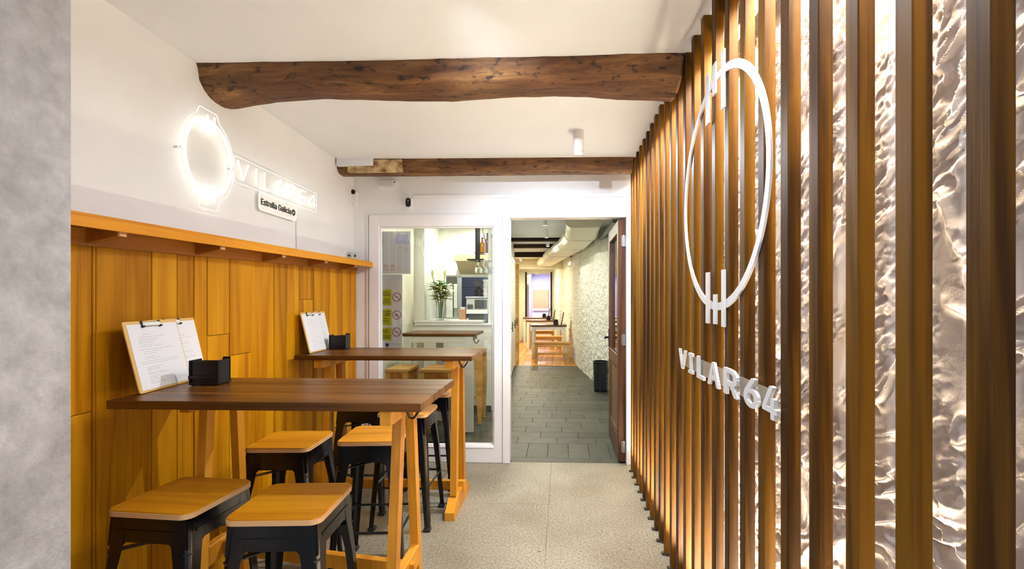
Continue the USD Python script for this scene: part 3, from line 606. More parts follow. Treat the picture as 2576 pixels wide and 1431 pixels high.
# ================================================================ CEILING LAMPS
def lamp(name, label, x, y, zc, r, h, power, color=(0.87, 0.965, 1.09), group=None):
    t = thing(name, label, 'lamp', (x, y, zc), group=group)
    obj('housing', lathe([(0.0, 0.0), (r, 0.0), (r, -h), (r*0.80, -h), (r*0.76, -h+0.02), (0.0, -h+0.02)], 28), PAINT, t)
    obj('lens', lathe([(0, -h+0.018), (r*0.74, -h+0.018), (r*0.7, -h+0.012), (0, -h+0.008)], 24), LENS, t)
    d = UsdLux.DiskLight.Define(stage, str(t.GetPath())+'/beam'); d.CreateRadiusAttr(r*0.7); d.CreateIntensityAttr(power/(math.pi*(r*0.7)**2*math.pi)); d.CreateColorAttr(Gf.Vec3f(*color))
    d.AddTranslateOp().Set(Gf.Vec3d(0, 0, -h-0.002))
    return t
lx = onZ(1455, 330, 2.522)
lamp('ceiling_spotlight', 'white cylinder spotlight on the ceiling between the two old beams', lx[0], lx[1], 2.524, 0.036, 0.15, ROOM_W)
lamp('ceiling_spotlight', 'white cylinder spotlight on the ceiling in front of the large beam', 0.10, 1.35, 2.54, 0.036, 0.15, ROOM2_W)
ww = thing('tilting_spotlight', 'added fill spotlight out of view, brightening the partition header', 'lamp', (-0.45, 1.2, 2.54))  # fill light added out of view to brighten the partition header
obj('stem', cyl((0, 0, 0), (0, 0, -0.07), 0.012, 16), PAINT, ww)
aim = np.array([0.12, 1.0, -0.20]); aim /= np.linalg.norm(aim)
hm = lathe([(0, -0.05), (0.042, -0.05), (0.042, 0.13), (0.039, 0.13), (0.039, -0.03), (0, -0.03)], 28)
hm.apply_transform(trimesh.geometry.align_vectors((0, 0, 1), aim)); hm.apply_translation((0, 0, -0.115)); obj('head', hm, BLACKP, ww)
wd = UsdLux.DiskLight.Define(stage, str(ww.GetPath())+'/beam'); wd.CreateRadiusAttr(0.03); wd.CreateIntensityAttr(WASH_W/(math.pi*0.03)**2); wd.CreateColorAttr(Gf.Vec3f(0.87, 0.965, 1.09))
pw = np.array([0, 0, -0.115])-aim*0.028
wd.AddTranslateOp().Set(Gf.Vec3d(*map(float, pw))); wd.AddRotateZOp().Set(math.degrees(math.atan2(-aim[0], aim[1]))); wd.AddRotateXOp().Set(90-math.degrees(math.asin(-aim[2])))

# ================================================================ BAR TABLES
def tabletop(t, mat, hl, hd, z0, z1, cuts=(-0.33, 0.02, 0.40)):
    e = [-hd]+[c*2*hd*0.5 for c in cuts]+[hd]
    for a, b in zip(e, e[1:]):
        obj('top_plank', bx(-hl, hl, a+0.0003, b-0.0003, z0, z1, 0.0015), mat, t)
ZT = 1.046
def bar(p, q, wx, wy, cut=True):           # upright timber with a level top and bottom
    c = lambda s, z: [[s[0]+a*wx/2, s[1]+b*wy/2, z] for a in (-1, 1) for b in (-1, 1)]
    return hexa(c(p, p[2]), c(q, q[2]))
def hook(x, y, z, s=1):
    return tube([(x, y, z), (x+0.012, y, z-0.030), (x+0.022, y, z-0.052), (x+0.036, y, z-0.054), (x+0.050, y, z-0.036), (x+0.062, y, z-0.016)], 0.0045, 8)
def table_a():
    t = thing('bar_table', 'nearer of two tall walnut-topped bar tables, its pine trestle legs splayed', 'table', (-1.045, 1.866, 0), 0)
    tabletop(t, WALNUT, 0.562, 0.252, ZT-0.030, ZT)
    for sx_, oy, tp, ft in ((-0.425, 0.14, 0.085, 0.145), (0.431, -0.02, 0.065, 0.18)):
        obj('bearer', bx(sx_-0.022, sx_+0.022, max(oy-0.21, -0.24), min(oy+0.21, 0.24), ZT-0.085, ZT-0.031, 0.004), TRESTLE, t)
        obj('bearer_block', bx(sx_-0.105, sx_-0.022, oy-0.03, oy+0.03, ZT-0.062, ZT-0.031, 0.004), TRESTLE, t)
        for s in (-1, 1):
            obj('leg', bar((sx_, oy+s*ft, 0.0), (sx_, oy+s*tp, ZT-0.05), 0.034, 0.045), TRESTLE, t)
        e_ = tp+(ft-tp)*0.66-0.02
        obj('cross_rail', bx(sx_-0.014, sx_+0.020, oy-e_, oy+e_, 0.30, 0.385, 0.004), TRESTLE, t)
    sh_ = lambda x, y: [(x, y-0.015, 0.315), (x, y+0.015, 0.315), (x, y-0.015, 0.37), (x, y+0.015, 0.37)]
    obj('stretcher', hexa(sh_(-0.46, 0.14), sh_(0.47, -0.02)), TRESTLE, t)
    obj('bag_hook', hook(0.431+0.022, -0.10, ZT-0.035), BLACKM, t, 'black bag hook')
    return t
ta = table_a()
def table_b():
    t = thing('bar_table', 'farther of two tall walnut-topped bar tables, its pine trestles on long feet', 'table', (-1.142, 3.250, 0), 0)
    tabletop(t, WALNUT, 0.575, 0.262, ZT-0.030, ZT)
    for sx_ in (-0.43, 0.43):
        obj('bearer', bx(sx_-0.028, sx_+0.028, -0.24, 0.24, ZT-0.085, ZT-0.031, 0.004), TRESTLE, t)
        obj('bearer_block', bx(sx_-0.105, sx_-0.028, -0.03, 0.03, ZT-0.066, ZT-0.031, 0.004), TRESTLE, t)
        obj('foot', hull([[sx_+a*0.03, yy, zz] for a in (-1, 1) for yy, zz in ((-0.255, 0), (0.255, 0), (-0.255, 0.05), (0.255, 0.05), (-0.12, 0.125), (0.12, 0.125))]), TRESTLE, t)
        for s in (-1, 1):
            obj('leg', bar((sx_, s*0.125, 0.118), (sx_, s*0.075, ZT-0.05), 0.042, 0.058), TRESTLE, t)
    obj('stretcher', bx(-0.46, 0.475, -0.016, 0.016, 0.10, 0.165, 0.003), TRESTLE, t)
    obj('bag_hook', hook(0.43+0.028, -0.12, ZT-0.035), BLACKM, t, 'black bag hook')
    return t
tb = table_b()

# ================================================================ STOOLS
SH = 0.70
def make_stool(label, loc, rz):
    t = thing('bar_stool', label, 'stool', loc, rz)
    hs = 0.155
    obj('seat', move(extr(rounded(2*hs-0.006, 2*hs-0.006, 0.034), 0.006), z=SH-0.0055), SEATW, t)
    obj('edge_band', move(extr(rounded(2*hs, 2*hs, 0.036), 0.016), z=SH-0.020), SEATEDGE, t, 'pale plywood edge')
    f = []
    zt2 = SH-0.0205; k = 0.140
    for a in range(4):
        pts = [(-k, 0), (k, 0), (k+0.006, -0.10), (k-0.045, -0.10), (k-0.062, -0.085), (-k+0.062, -0.085), (-k+0.045, -0.10), (-k-0.006, -0.10)]
        m = extr(Polygon(pts), 0.0025)
        rib = extr(sbox(-k+0.03, -0.052, k-0.03, -0.044), 0.0055)
        m = cat_([m, rib])
        tl = 0.055
        R = np.array([[1, 0, 0], [0, math.sin(tl), -math.cos(tl)], [0, math.cos(tl), math.sin(tl)]], float)
        m = xf(m, R, (0, -k, zt2)); f.append(rotz(m, 90*a))
    f.append(move(extr(rounded(2*k, 2*k, 0.02), 0.003), z=zt2-0.003))
    obj('apron', cat_(f), BLACKM, t, smooth=20)
    for ix, iy in ((-1, -1), (1, -1), (1, 1), (-1, 1)):
        V, F = [], []
        lv = [(SH-0.0235, 0.143, 0.048), (SH-0.07, 0.146, 0.062), (SH-0.11, 0.149, 0.060), (0.45, 0.162, 0.046), (0.22, 0.176, 0.037), (0.02, 0.188, 0.030)]
        for z, c, w in lv:
            r = min(0.02, w*0.5); sec = [(0, -w), (0, -r)]+[(-r+r*math.cos(q), -r+r*math.sin(q)) for q in np.linspace(0, math.pi/2, 6)[1:-1]]+[(-r, 0), (-w, 0)]
            ins = [(x_-0.004, y_-0.004) for x_, y_ in sec]; ins[0] = (sec[0][0]-0.004, sec[0][1]); ins[-1] = (sec[-1][0], sec[-1][1]-0.004)
            for x_, y_ in sec+ins[::-1]:
                V.append((ix*(c+x_), iy*(c+y_), z))
        n = len(V)//len(lv)
        for i in range(len(lv)-1):
            for q in range(n):
                A, B = i*n+q, i*n+(q+1) % n; F += [[A, B, B+n], [A, B+n, A+n]]
        h2 = n//2
        for base in (0, (len(lv)-1)*n):
            for q in range(h2-1):
                a_, b_, c_, d_ = base+q, base+q+1, base+n-2-q, base+n-1-q
                F += [[a_, b_, c_], [a_, c_, d_]]
        m = trimesh.Trimesh(V, F, process=False); m.fix_normals()
        lg = obj('leg', m, BLACKM, t, smooth=40)
        obj('foot_cap', bx(ix*0.150, ix*0.191, iy*0.150, iy*0.191, 0, 0.022, 0.004), RUBBER, lg)
    zf, cf = 0.255, 0.166
    for a in range(4):
        obj('footrest', rotz(cyl((-cf, -cf, zf), (cf, -cf, zf), 0.0065, 10), 90*a), RODM, t)
    zb = SH-0.145
    for a, dz in ((1, 0), (-1, 0.006)):
        obj('brace', hexa([(-0.148-0.008*a, -0.148*a+0.008, zb+dz), (-0.148+0.008*a, -0.148*a-0.008, zb+dz), (-0.148-0.008*a, -0.148*a+0.008, zb+dz+0.005), (-0.148+0.008*a, -0.148*a-0.008, zb+dz+0.005)],
                                  [(0.148-0.008*a, 0.148*a+0.008, zb+dz), (0.148+0.008*a, 0.148*a-0.008, zb+dz), (0.148-0.008*a, 0.148*a+0.008, zb+dz+0.005), (0.148+0.008*a, 0.148*a-0.008, zb+dz+0.005)]), RODM, t)
    return t
stool0 = make_stool('frontmost wooden-seated black stool, the one beside the front trestle leg', (-0.94, 1.635, 0), 4)
dup(stool0, (-1.362, 1.668, 0), -4, 'wooden-seated black stool at the near table right beside the panelling')
dup(stool0, (-1.362, 2.348, 0), 3, 'wooden-seated black stool behind the near table on the panelling side')
dup(stool0, (-0.975, 2.47, 0), 5, 'wooden-seated black stool behind the near table, its seat half hidden by the trestle')
dup(stool0, (-0.985, 3.03, 0), 0, 'black stool tucked under the far table, its seat corner hidden by the near tabletop')
dup(stool0, (-1.343, 3.235, 0), 0, 'dark stool under the far table on the panelling side')
dup(stool0, (-0.99, 3.64, 0), 2, 'black stool behind the far table, next to the window')

# ================================================================ ON THE TABLES
def clipboard(label, p0, p1, lean, hgt, w_rows, seed, small=False):
    """p0, p1: the board's lower corners on the table top; it leans back by lean."""
    p0, p1 = np.array(p0, float), np.array(p1, float); w = np.linalg.norm(p1-p0)
    rz = math.degrees(math.atan2(p1[1]-p0[1], p1[0]-p0[0]))
    t = thing('clipboard', label, 'clipboard', (*p0, ZT+0.001), rz)
    # local: x along the lower edge, outward is -y, the board leans towards +y
    L = math.hypot(lean, hgt); up = np.array([0, lean/L, hgt/L]); out = np.array([0, -hgt/L, lean/L])
    R = np.stack([(1, 0, 0), up, out], 1).astype(float)
    pl = lambda m: xf(m, R, (0, 0, 0))
    th_ = 0.004
    obj('board', pl(move(extr(rounded(w, L, 0.008), th_), w/2, L/2, 0)), CLIPW, t)
    pp = bx(w*0.05, w*0.98, L*0.03, L*0.955, th_, th_+0.0015)
    obj('paper', pl(pp), PAPER, t)
    random.seed(seed); out_ = []
    for z, x0, x1 in w_rows:
        x = x0
        while x < x1:
            l = min(random.uniform(0.03, 0.10), x1-x); out_.append(bx(x*w, (x+l)*w, z*L, z*L+0.0018, th_+0.0015, th_+0.0017)); x += l+0.015
    obj('text_lines', pl(cat_(out_)), INK, t, kind='stuff', smooth=False)
    cw = w*0.32
    clip = obj('clip', pl(bx(w*0.47-cw/2, w*0.47+cw/2, L*0.915, L*0.98, th_, th_+0.009, 0.003)), CLIPM, t, 'silver clip')
    for s in (-1, 1):
        xx = w*0.47+s*cw/2
        obj('clip_end', pl(cat_([bx(xx-0.008, xx+0.008, L*0.905, L*0.93, th_, th_+0.012, 0.003), bx(xx-0.005, xx+0.005, L*0.90, L*1.0, th_, th_+0.006, 0.002)])), BLACKP, clip)
    return t
rowsA = [(0.80, 0.28, 0.42), (0.765, 0.22, 0.68)]+[(z, 0.19, random.uniform(0.4, 0.62)) for z in (0.735, 0.71, 0.685, 0.655, 0.63)]+[(0.585, 0.16, 0.8)]+[(z, 0.22, random.uniform(0.4, 0.6)) for z in (0.555, 0.525, 0.48, 0.455)]+[(0.415, 0.14, 0.85), (0.385, 0.14, 0.85)]+[(z, 0.22, random.uniform(0.35, 0.62)) for z in (0.33, 0.31, 0.29, 0.25, 0.23, 0.20, 0.18, 0.15, 0.12, 0.10)]
rowsB = [(z, 0.25, random.uniform(0.5, 0.85)) for z in np.arange(0.14, 0.84, 0.045)]
c = lambda u, v: onZ(u, v, ZT)[:2]
a0, a1 = c(350, 993), c(462, 958)
def clampW(p, off): return np.array([max(p[0], W(p[1])+off), p[1]])
a0, a1 = clampW(a0, 0.095), clampW(a1, 0.095)
clipboard('front menu clipboard leaning on the panelling at the near table', a0, a1, 0.064, 0.270, rowsA, 3)
d_ = (a1-a0)/np.linalg.norm(a1-a0); nrm = np.array([-d_[1], d_[0]])
b0 = a0+d_*0.155+nrm*0.020; b1 = b0+(a1-a0)
clipboard('second menu clipboard half covered by the front one at the near table', b0, b1, 0.060, 0.271, rowsB, 4)
e0 = np.array([W(3.08)+0.095, 3.08]); e1 = np.array([W(3.33)+0.092, 3.33])
clipboard('front menu clipboard leaning on the panelling at the far table', e0, e1, 0.064, 0.270, rowsB, 5)
clipboard('second menu clipboard behind the front one at the far table', e0+(e1-e0)*0.55-[0.020, 0], e1+(e1-e0)*0.55-[0.020, 0], 0.060, 0.271, rowsB, 6)

def napkin_holder(label, loc, rz):
    t = thing('napkin_holder', label, 'napkin holder', loc, rz)
    w, d, h, k = 0.118, 0.095, 0.112, 0.005
    obj('base', bx(-w/2, w/2, -d/2, d/2, 0.004, 0.014, 0.002), BLACKP, t)
    fr = Polygon([(-w/2, 0.012), (w/2, 0.012), (w/2, h*0.93), (w*0.18, h*0.93), (w*0.10, h*0.90), (-w*0.5, h*0.90)])
    obj('front_plate', xf(extr(fr, k), FACING, (0, -d/2+0.014, 0)), BLACKP, t)
    bk = Polygon([(-w/2, 0.012), (w/2, 0.012), (w/2, h), (w*0.26, h), (w*0.22, h*0.86), (-w*0.5, h*0.86)])
    obj('back_plate', xf(extr(bk, k), FACING, (0, d/2-0.008, 0)), BLACKP, t)
    for s in (-1, 1):
        obj('side_plate', bx(s*w/2-(k if s > 0 else 0), s*w/2+(0 if s > 0 else k), -d/2, d/2-0.016, 0.012, h*0.94, 0.001), BLACKP, t)
    obj('slot_bar', bx(-w/2-0.002, w/2+0.002, -d/2-0.001, -d/2+0.006, 0.03, 0.042, 0.001), BLACKP, t)
    for ix in (-1, 1):
        for iy in (-1, 1):
            obj('foot', cyl((ix*w*0.4, iy*d*0.38, 0), (ix*w*0.4, iy*d*0.38, 0.006), 0.006, 10), RUBBER, t)
    return t
nh = c(530, 966)
nh0 = napkin_holder('black napkin holder in front of the clipboards on the near table', (nh[0], nh[1], ZT), 6)
nh2 = c(850, 879)
dup(nh0, (nh2[0], min(nh2[1]+0.03, 3.42), ZT), 4, 'black napkin holder beside the clipboards on the far table')

# ================================================================ ROOM BEHIND THE WINDOW
YK = onZ(1150, 1033, 0)[1]                                     # face of the counter
XK = onY(1236, 900, YK)[0]; XL = W(YK)
ZK = onY(1150, 806, YK)[2]
struct('wall_counter', bx(XL-0.05, XK, YK, YK+0.10, 0.0, ZK-0.06), CABW, label='white panelled low wall under the kitchen counter')
struct('baseboard_counter', bx(XL, XK, YK-0.012, YK, 0, 0.07, 0.003), DGREY)
ct = thing('kitchen_counter', 'white counter top of the kitchen hatch', 'counter', (0, YK, ZK))
obj('worktop', bx(XL, XK-0.11, -0.03, 0.848, -0.03, 0.0, 0.004), CABW, ct)
obj('edge_moulding', bx(XL, XK+0.01, -0.022, 0.0, -0.06, -0.031, 0.004), PAINT, ct)
struct('wall_kitchen', bx(-3.0, -2.0+0.02, 4.2, 9.2, 0, 2.55), CREAM)
YB = YK+0.85
pk0, pk1 = onY(1062, 700, YK), onY(1105, 700, YB)
hz0 = onY(1190, 697, YB); hx0, hx1 = onY(1153, 700, YB)[0], onY(1236, 700, YB)[0]
struct('wall_kitchen', cat_([bx(XL-0.3, hx0, YB, YB+0.1, 0, 2.55), bx(hx0, XK-0.11, YB, YB+0.1, hz0[2], 2.55), bx(hx1, XK-0.11, YB, YB+0.1, 0, hz0[2])]), CABW, label='white back wall of the kitchen hatch', smooth=False)
struct('wall_kitchen', bx(XL-0.3, pk1[0], YK+0.10, YB, 0, 2.55), CABW, label='white side wall of the kitchen hatch', smooth=False) if pk1[0] > XL+0.02 else None
struct('wall_kitchen', bx(XL-0.3, XK-0.11, YB+2.42, YB+2.5, 0, 2.55), CABW)
nd_ = onY(1155, 700, YB+2.3)
kd = thing('kitchen_door', 'dark navy panelled door seen through the kitchen hatch', 'door', (0, YB+2.375, 0))
obj('leaf', bx(nd_[0]-0.05, onY(1236, 700, YB+2.3)[0]+0.02, 0, 0.04, 0, 2.1, 0.004), NAVY, kd)
for k in range(3):
    obj('panel', bx(nd_[0]+0.03, nd_[0]+0.33, -0.012, 0.0, 1.15+k*0.25, 1.36+k*0.25, 0.006), NAVY, kd)
# hood over the hatch
q0, q1 = onY(1160, 660, YB-0.30), onY(1240, 688, YB-0.02)
hd = thing('extractor_hood', 'tan sloping hood above the kitchen hatch', 'hood')
zh0, zh1 = onY(1180, 690, YB-0.02)[2], onY(1180, 655, YB-0.3)[2]
hxx0, hxx1 = onY(1152, 670, YB-0.15)[0], XK-0.11
obj('canopy', hull([[x, yy, z] for x in (hxx0, hxx1) for yy, z in ((YB-0.003, zh0), (YB-0.003, zh1+0.06), (YB-0.30, zh1), (YB-0.30, zh1+0.06))]), TAN, hd)
obj('lip', bx(hxx0-0.02, hxx1, YB-0.32, YB-0.30, zh1-0.01, zh1+0.08, 0.003), TAN, hd)
# tall grey cabinet
k0, k1 = onY(1121, 690, YB-0.3), onY(1151, 690, YB-0.3)
tc = thing('tall_cabinet', 'narrow grey steel cabinet standing on the kitchen counter', 'cabinet', ((k0[0]+k1[0])/2, YB-0.15, ZK))
cw_ = k1[0]-k0[0]; ch_ = onY(1135, 692, YB-0.3)[2]-ZK
obj('body', bx(-cw_/2, cw_/2, -0.14, 0.13, 0, ch_, 0.004), STEEL, tc)
obj('door', bx(-cw_/2+0.01, cw_*0.1, -0.152, -0.141, 0.02, ch_*0.74, 0.003), CABW, tc)
obj('door', bx(cw_*0.18, cw_/2-0.005, -0.152, -0.141, 0.15, ch_*0.80, 0.003), CABW, tc)
obj('top_grille', bx(-cw_/2+0.01, cw_/2-0.01, -0.150, -0.141, ch_*0.80, ch_*0.97, 0.002), DGREY, tc)
obj('dark_gap', bx(cw_*0.10, cw_*0.17, -0.146, -0.1405, 0.02, ch_*0.78), INKD, tc)
# machine
m0, m1 = onY(1171, 800, YK+0.25), onY(1228, 800, YK+0.25)
mw = m1[0]-m0[0]; mh = onY(1200, 746, YK+0.25)[2]-ZK
mc = thing('coffee_machine', 'white and steel machine on the kitchen counter', 'machine', ((m0[0]+m1[0])/2, YK+0.42, ZK))
obj('base', bx(-mw*0.38, mw*0.5, -0.15, 0.15, 0.0, mh*0.25, 0.006), DGREY, mc)
obj('drip_tray', hull([[x, yy, z] for x in (-mw*0.46, mw*0.48) for yy, z in ((-0.19, mh*0.26), (0.1, mh*0.26), (-0.16, mh*0.42), (0.1, mh*0.46))]), MACH, mc)
obj('body', bx(-mw/2, mw*0.48, -0.12, 0.16, mh*0.40, mh*0.93, 0.008), MACH, mc)
obj('front_panel', bx(-mw*0.12, mw*0.42, -0.135, -0.12, mh*0.48, mh*0.86, 0.003), DGREY, mc)
obj('side_screen', bx(-mw*0.45, -mw*0.2, -0.135, -0.12, mh*0.48, mh*0.66, 0.003), DGREY, mc)
obj('top_plate', bx(-mw*0.52, mw*0.5, -0.14, 0.17, mh*0.93, mh, 0.004), STEEL, mc)
# things on top of the machine
for k in range(4):
    zc0 = ZK+mh+0.0005+k*0.058
    t = thing('cup', ['lowest', 'second', 'third', 'topmost'][k]+' white cup of the stack on the machine', 'cup', ((m0[0]+m1[0])/2+mw*0.30, YK+0.42, zc0), group=None)
    obj('bowl', lathe([(0, 0.0), (0.03, 0.0), (0.034, 0.02), (0.042, 0.057), (0.039, 0.057), (0.031, 0.022), (0, 0.006)], 18), SIGNW, t)
    obj('handle', tube([(0.036, 0, 0.045), (0.058, 0, 0.042), (0.056, 0, 0.022), (0.035, 0, 0.018)], 0.004, 6), SIGNW, t)
t = thing('coffee_grinder', 'black coffee grinder on top of the machine', 'grinder', ((m0[0]+m1[0])/2-mw*0.02, YK+0.44, ZK+mh+0.0005))
obj('body', lathe([(0, 0), (0.07, 0), (0.06, 0.10), (0.03, 0.13), (0, 0.13)], 18), BLACKP, t)
obj('hopper', lathe([(0, 0.13), (0.03, 0.13), (0.075, 0.21), (0.072, 0.21), (0, 0.135)], 18), DGREY, t)
bo = onY(1161, 800, YK+0.3)
t = thing('takeaway_box', 'orange-brown cardboard box beside the machine', 'box', (bo[0], YK+0.40, ZK))
obj('carton', bx(-0.045, 0.045, -0.05, 0.05, 0, 0.13, 0.003), BOXO, t); obj('lid', bx(-0.03, 0.03, -0.04, 0.04, 0.13, 0.165, 0.004), SIGNW, t)
# vase of lilies
vp = onY(1107, 804, YK+0.10)
va = thing('flower_vase', 'clear glass vase on the kitchen counter', 'vase', (vp[0], YK+0.12, ZK))
obj('glass', lathe([(0, 0.0), (0.045, 0.0), (0.043, 0.02), (0.040, 0.12), (0.055, 0.24), (0.052, 0.24), (0.037, 0.12), (0.040, 0.025), (0, 0.015)], 24), GLASS, va)
fw = thing('lily_bouquet', 'bunch of white lilies with green leaves standing in the glass vase', 'flowers', (vp[0], YK+0.12, ZK))
def petal(base, dirv, L_, wid, curl):
    dirv = np.array(dirv, float); dirv /= np.linalg.norm(dirv); side = np.cross(dirv, (0, 0, 1)); side /= max(np.linalg.norm(side), 1e-6); nrm_ = np.cross(side, dirv)
    V, F = [], []
    for i, tt in enumerate(np.linspace(0, 1, 6)):
        ctr = np.array(base)+dirv*L_*tt-nrm_*curl*tt*tt; ww = wid*math.sin(math.pi*min(tt*0.9+0.08, 1))
        V += [ctr-side*ww, ctr+nrm_*ww*0.25, ctr+side*ww]
        if i:
            q = (i-1)*3
            for a in (0, 1): F += [[q+a, q+a+1, q+a+4], [q+a, q+a+4, q+a+3]]
    n = len(V); V += [np.array(v)-nrm_*0.0015 for v in V]; F += [[b+n, a+n, c2+n] for a, b, c2 in F]
    return trimesh.Trimesh(V, F, process=False)
random.seed(11)
heads = [(-0.10, -0.01, 0.56, 'b'), (-0.09, -0.04, 0.43, 'f'), (0.00, -0.05, 0.50, 'f'), (0.09, -0.03, 0.44, 'f'), (0.05, 0.02, 0.56, 'b'), (-0.09, 0.03, 0.30, 'f'), (0.02, -0.06, 0.38, 'b'), (0.11, 0.03, 0.36, 'f')]
for hx_, hy_, hz_, kd_ in heads:
    stm = obj('stem', tube([(hx_*0.12, hy_*0.12, 0.02), (hx_*0.25, hy_*0.25, 0.22), (hx_*0.7, hy_*0.7, hz_*0.8), (hx_, hy_, hz_)], 0.0045, 6), LEAF, fw)
    if kd_ == 'b':
        obj('bud', xf(lathe([(0, -0.005), (0.012, 0.01), (0.017, 0.045), (0.009, 0.085), (0, 0.095)], 12), np.eye(3), (hx_, hy_, hz_)), BUD, fw)
    else:
        obj('blossom', cat_([petal((hx_, hy_, hz_), (math.cos(w_+random.random()*0.3)*0.9, math.sin(w_)*0.9-0.3, 0.45), 0.10, 0.028, 0.035) for w_ in np.linspace(0, 2*math.pi, 7)[:-1]]), PETAL, fw)
lf = 0
for k in range(64):
    w_ = random.uniform(0, 2*math.pi); z_ = random.uniform(0.25, 0.47); r_ = random.uniform(0.01, 0.05)
    obj('leaf', petal((math.cos(w_)*r_, math.sin(w_)*r_, z_), (math.cos(w_), math.sin(w_)-0.2, random.uniform(0.1, 0.7)), random.uniform(0.09, 0.15), 0.024, 0.04), LEAF, fw)
# bottle rack
r0, r1 = onY(1196, 640, YK+0.12), onY(1243, 640, YK+0.12)
zs0 = onY(1210, 636, YK+0.12)[2]; zs1 = onY(1210, 655, YK+0.12)[2]
rk = thing('bottle_rack', 'black metal rack hanging over the kitchen counter', 'rack', (r0[0], YK+0.12, 0))
rw = XK-0.11-r0[0]
obj('post', bx(0, 0.06, -0.02, 0.02, zs1-0.02, 2.549, 0.003), BLACKM, rk)
obj('shelf', bx(0.0, rw, -0.06, 0.14, zs0-0.012, zs0, 0.002), BLACKM, rk)
obj('lower_shelf', bx(-0.10, rw, -0.06, 0.14, zs1, zs1+0.016, 0.002), BLACKM, rk)
obj('diagonal', hexa([(0.045, -0.036, 2.50), (0.045, -0.024, 2.50), (0.045, -0.036, 2.53), (0.045, -0.024, 2.53)], [(0.13, -0.036, zs0+0.12), (0.13, -0.024, zs0+0.12), (0.145, -0.036, zs0+0.14), (0.145, -0.024, zs0+0.14)]), BLACKM, rk)
for k, (xx, mt, nm, hh, rr) in enumerate(((0.085, AMBER, 'amber', 0.20, 0.034), (0.15, BROWNB, 'brown', 0.26, 0.028), (0.205, GREENB, 'dark green', 0.24, 0.027))):
    t = thing('bottle', f'{nm} glass bottle on the hanging black rack', 'bottle', (r0[0]+xx, YK+0.15, zs0))
    obj('glass', lathe([(0, 0), (rr, 0), (rr, hh*0.6), (rr*0.4, hh*0.75), (rr*0.36, hh*0.93), (0, hh*0.93)], 18), mt, t)
    obj('cap', lathe([(0, hh*0.93), (rr*0.42, hh*0.93), (rr*0.42, hh), (0, hh)], 14), CAP, t)
k = 0
for xx in (0.03, 0.10, 0.17, 0.24):
    for yy in (-0.02, 0.07):
        t = thing('wine_glass', 'upside-down wine glass under the black rack, '+('front' if yy < 0 else 'back')+' row, '+['first', 'second', 'third', 'fourth'][k//2]+' from the left', 'glass', (r0[0]+xx, YK+0.12+yy, zs1), group='wine glasses hanging under the rack')
        obj('bowl', lathe([(0.003, -0.07), (0.022, -0.085), (0.033, -0.12), (0.028, -0.16), (0.0265, -0.16), (0.031, -0.12), (0.02, -0.088), (0, -0.078)], 16), GLASS, t)
        obj('stem', lathe([(0, -0.004), (0.03, -0.002), (0.004, -0.012), (0.0035, -0.07), (0, -0.075)], 14), GLASS, t)
        k += 1

# table and stools just behind the window
t3y = onZ(1100, 839, ZT)[1]
x3r = onZ(1196, 839, ZT)[0]
t3 = thing('bar_table', 'tall table with white legs behind the window pane', 'table', (x3r-0.40, t3y+0.27, 0), 0)
for a, b in ((-0.27, -0.09), (-0.09, 0.09), (0.09, 0.27)):
    obj('top_plank', bx(-0.40, 0.40, a+0.0006, b-0.0006, ZT-0.03, ZT, 0.003), WALNUT, t3)
for a in (-0.24, 0.24):
    obj('apron', bx(-0.33, 0.33, a-0.012, a+0.012, ZT-0.10, ZT-0.031, 0.003), CABW, t3)
for ix in (-1, 1):
    for iy in (-1, 1):
        lx_ = -0.10 if (ix, iy) == (1, 1) else ix*0.33
        obj('leg', bar((lx_, iy*0.23, 0), (lx_, iy*0.23, ZT-0.031), 0.085, 0.05), CABW, t3)
obj('bag_hook', hook(0.375, -0.24, ZT-0.05), BLACKM, t3, 'black bag hook')
def wood_stool(label, x, y, hgt, w, d):
    t = thing('wooden_stool', label, 'stool', (x, y, 0), 0)
    obj('seat', bx(-w/2, w/2, -d/2, d/2, hgt-0.035, hgt, 0.006), DINEW, t)
    for ix in (-1, 1):
        for iy in (-1, 1):
            obj('leg', hexa([(ix*(w/2-0.004)-ix*a*0.05, iy*(d/2-0.004)-iy*b*0.05, hgt-0.036) for a in (0, 1) for b in (0, 1)], [(ix*(w/2-0.004)-ix*a*0.03, iy*(d/2-0.004)-iy*b*0.03, 0) for a in (0, 1) for b in (0, 1)]), DINEW, t)
    for iy in (-1, 1):
        obj('apron', bx(-w/2+0.05, w/2-0.05, iy*(d/2-0.02)-0.01, iy*(d/2-0.02)+0.01, hgt-0.20, hgt-0.036, 0.003), RAILW, t)
    for ix in (-1, 1):
        obj('apron', bx(ix*(w/2-0.02)-0.01, ix*(w/2-0.02)+0.01, -d/2+0.05, d/2-0.05, hgt-0.20, hgt-0.036, 0.003), RAILW, t)
    return t
s1 = onZ(1024, 929, 0.72); wood_stool('left square wooden stool behind the window pane', s1[0]-0.11, s1[1]+0.19, 0.72, 0.23, 0.38)
s2 = onZ(1054, 929, 0.72); wood_stool('right square wooden stool behind the window pane', s2[0]+0.17, s2[1]+0.19, 0.72, 0.34, 0.38)
f3 = onZ(1207, 1066, 0)
t = thing('high_stool', 'tall wooden stool with tapering legs behind the window pane', 'stool', (f3[0]-0.16, f3[1]+0.16, 0))
obj('seat', bx(-0.20, 0.19, -0.18, 0.18, 0.80, 0.835, 0.006), DINEW, t)
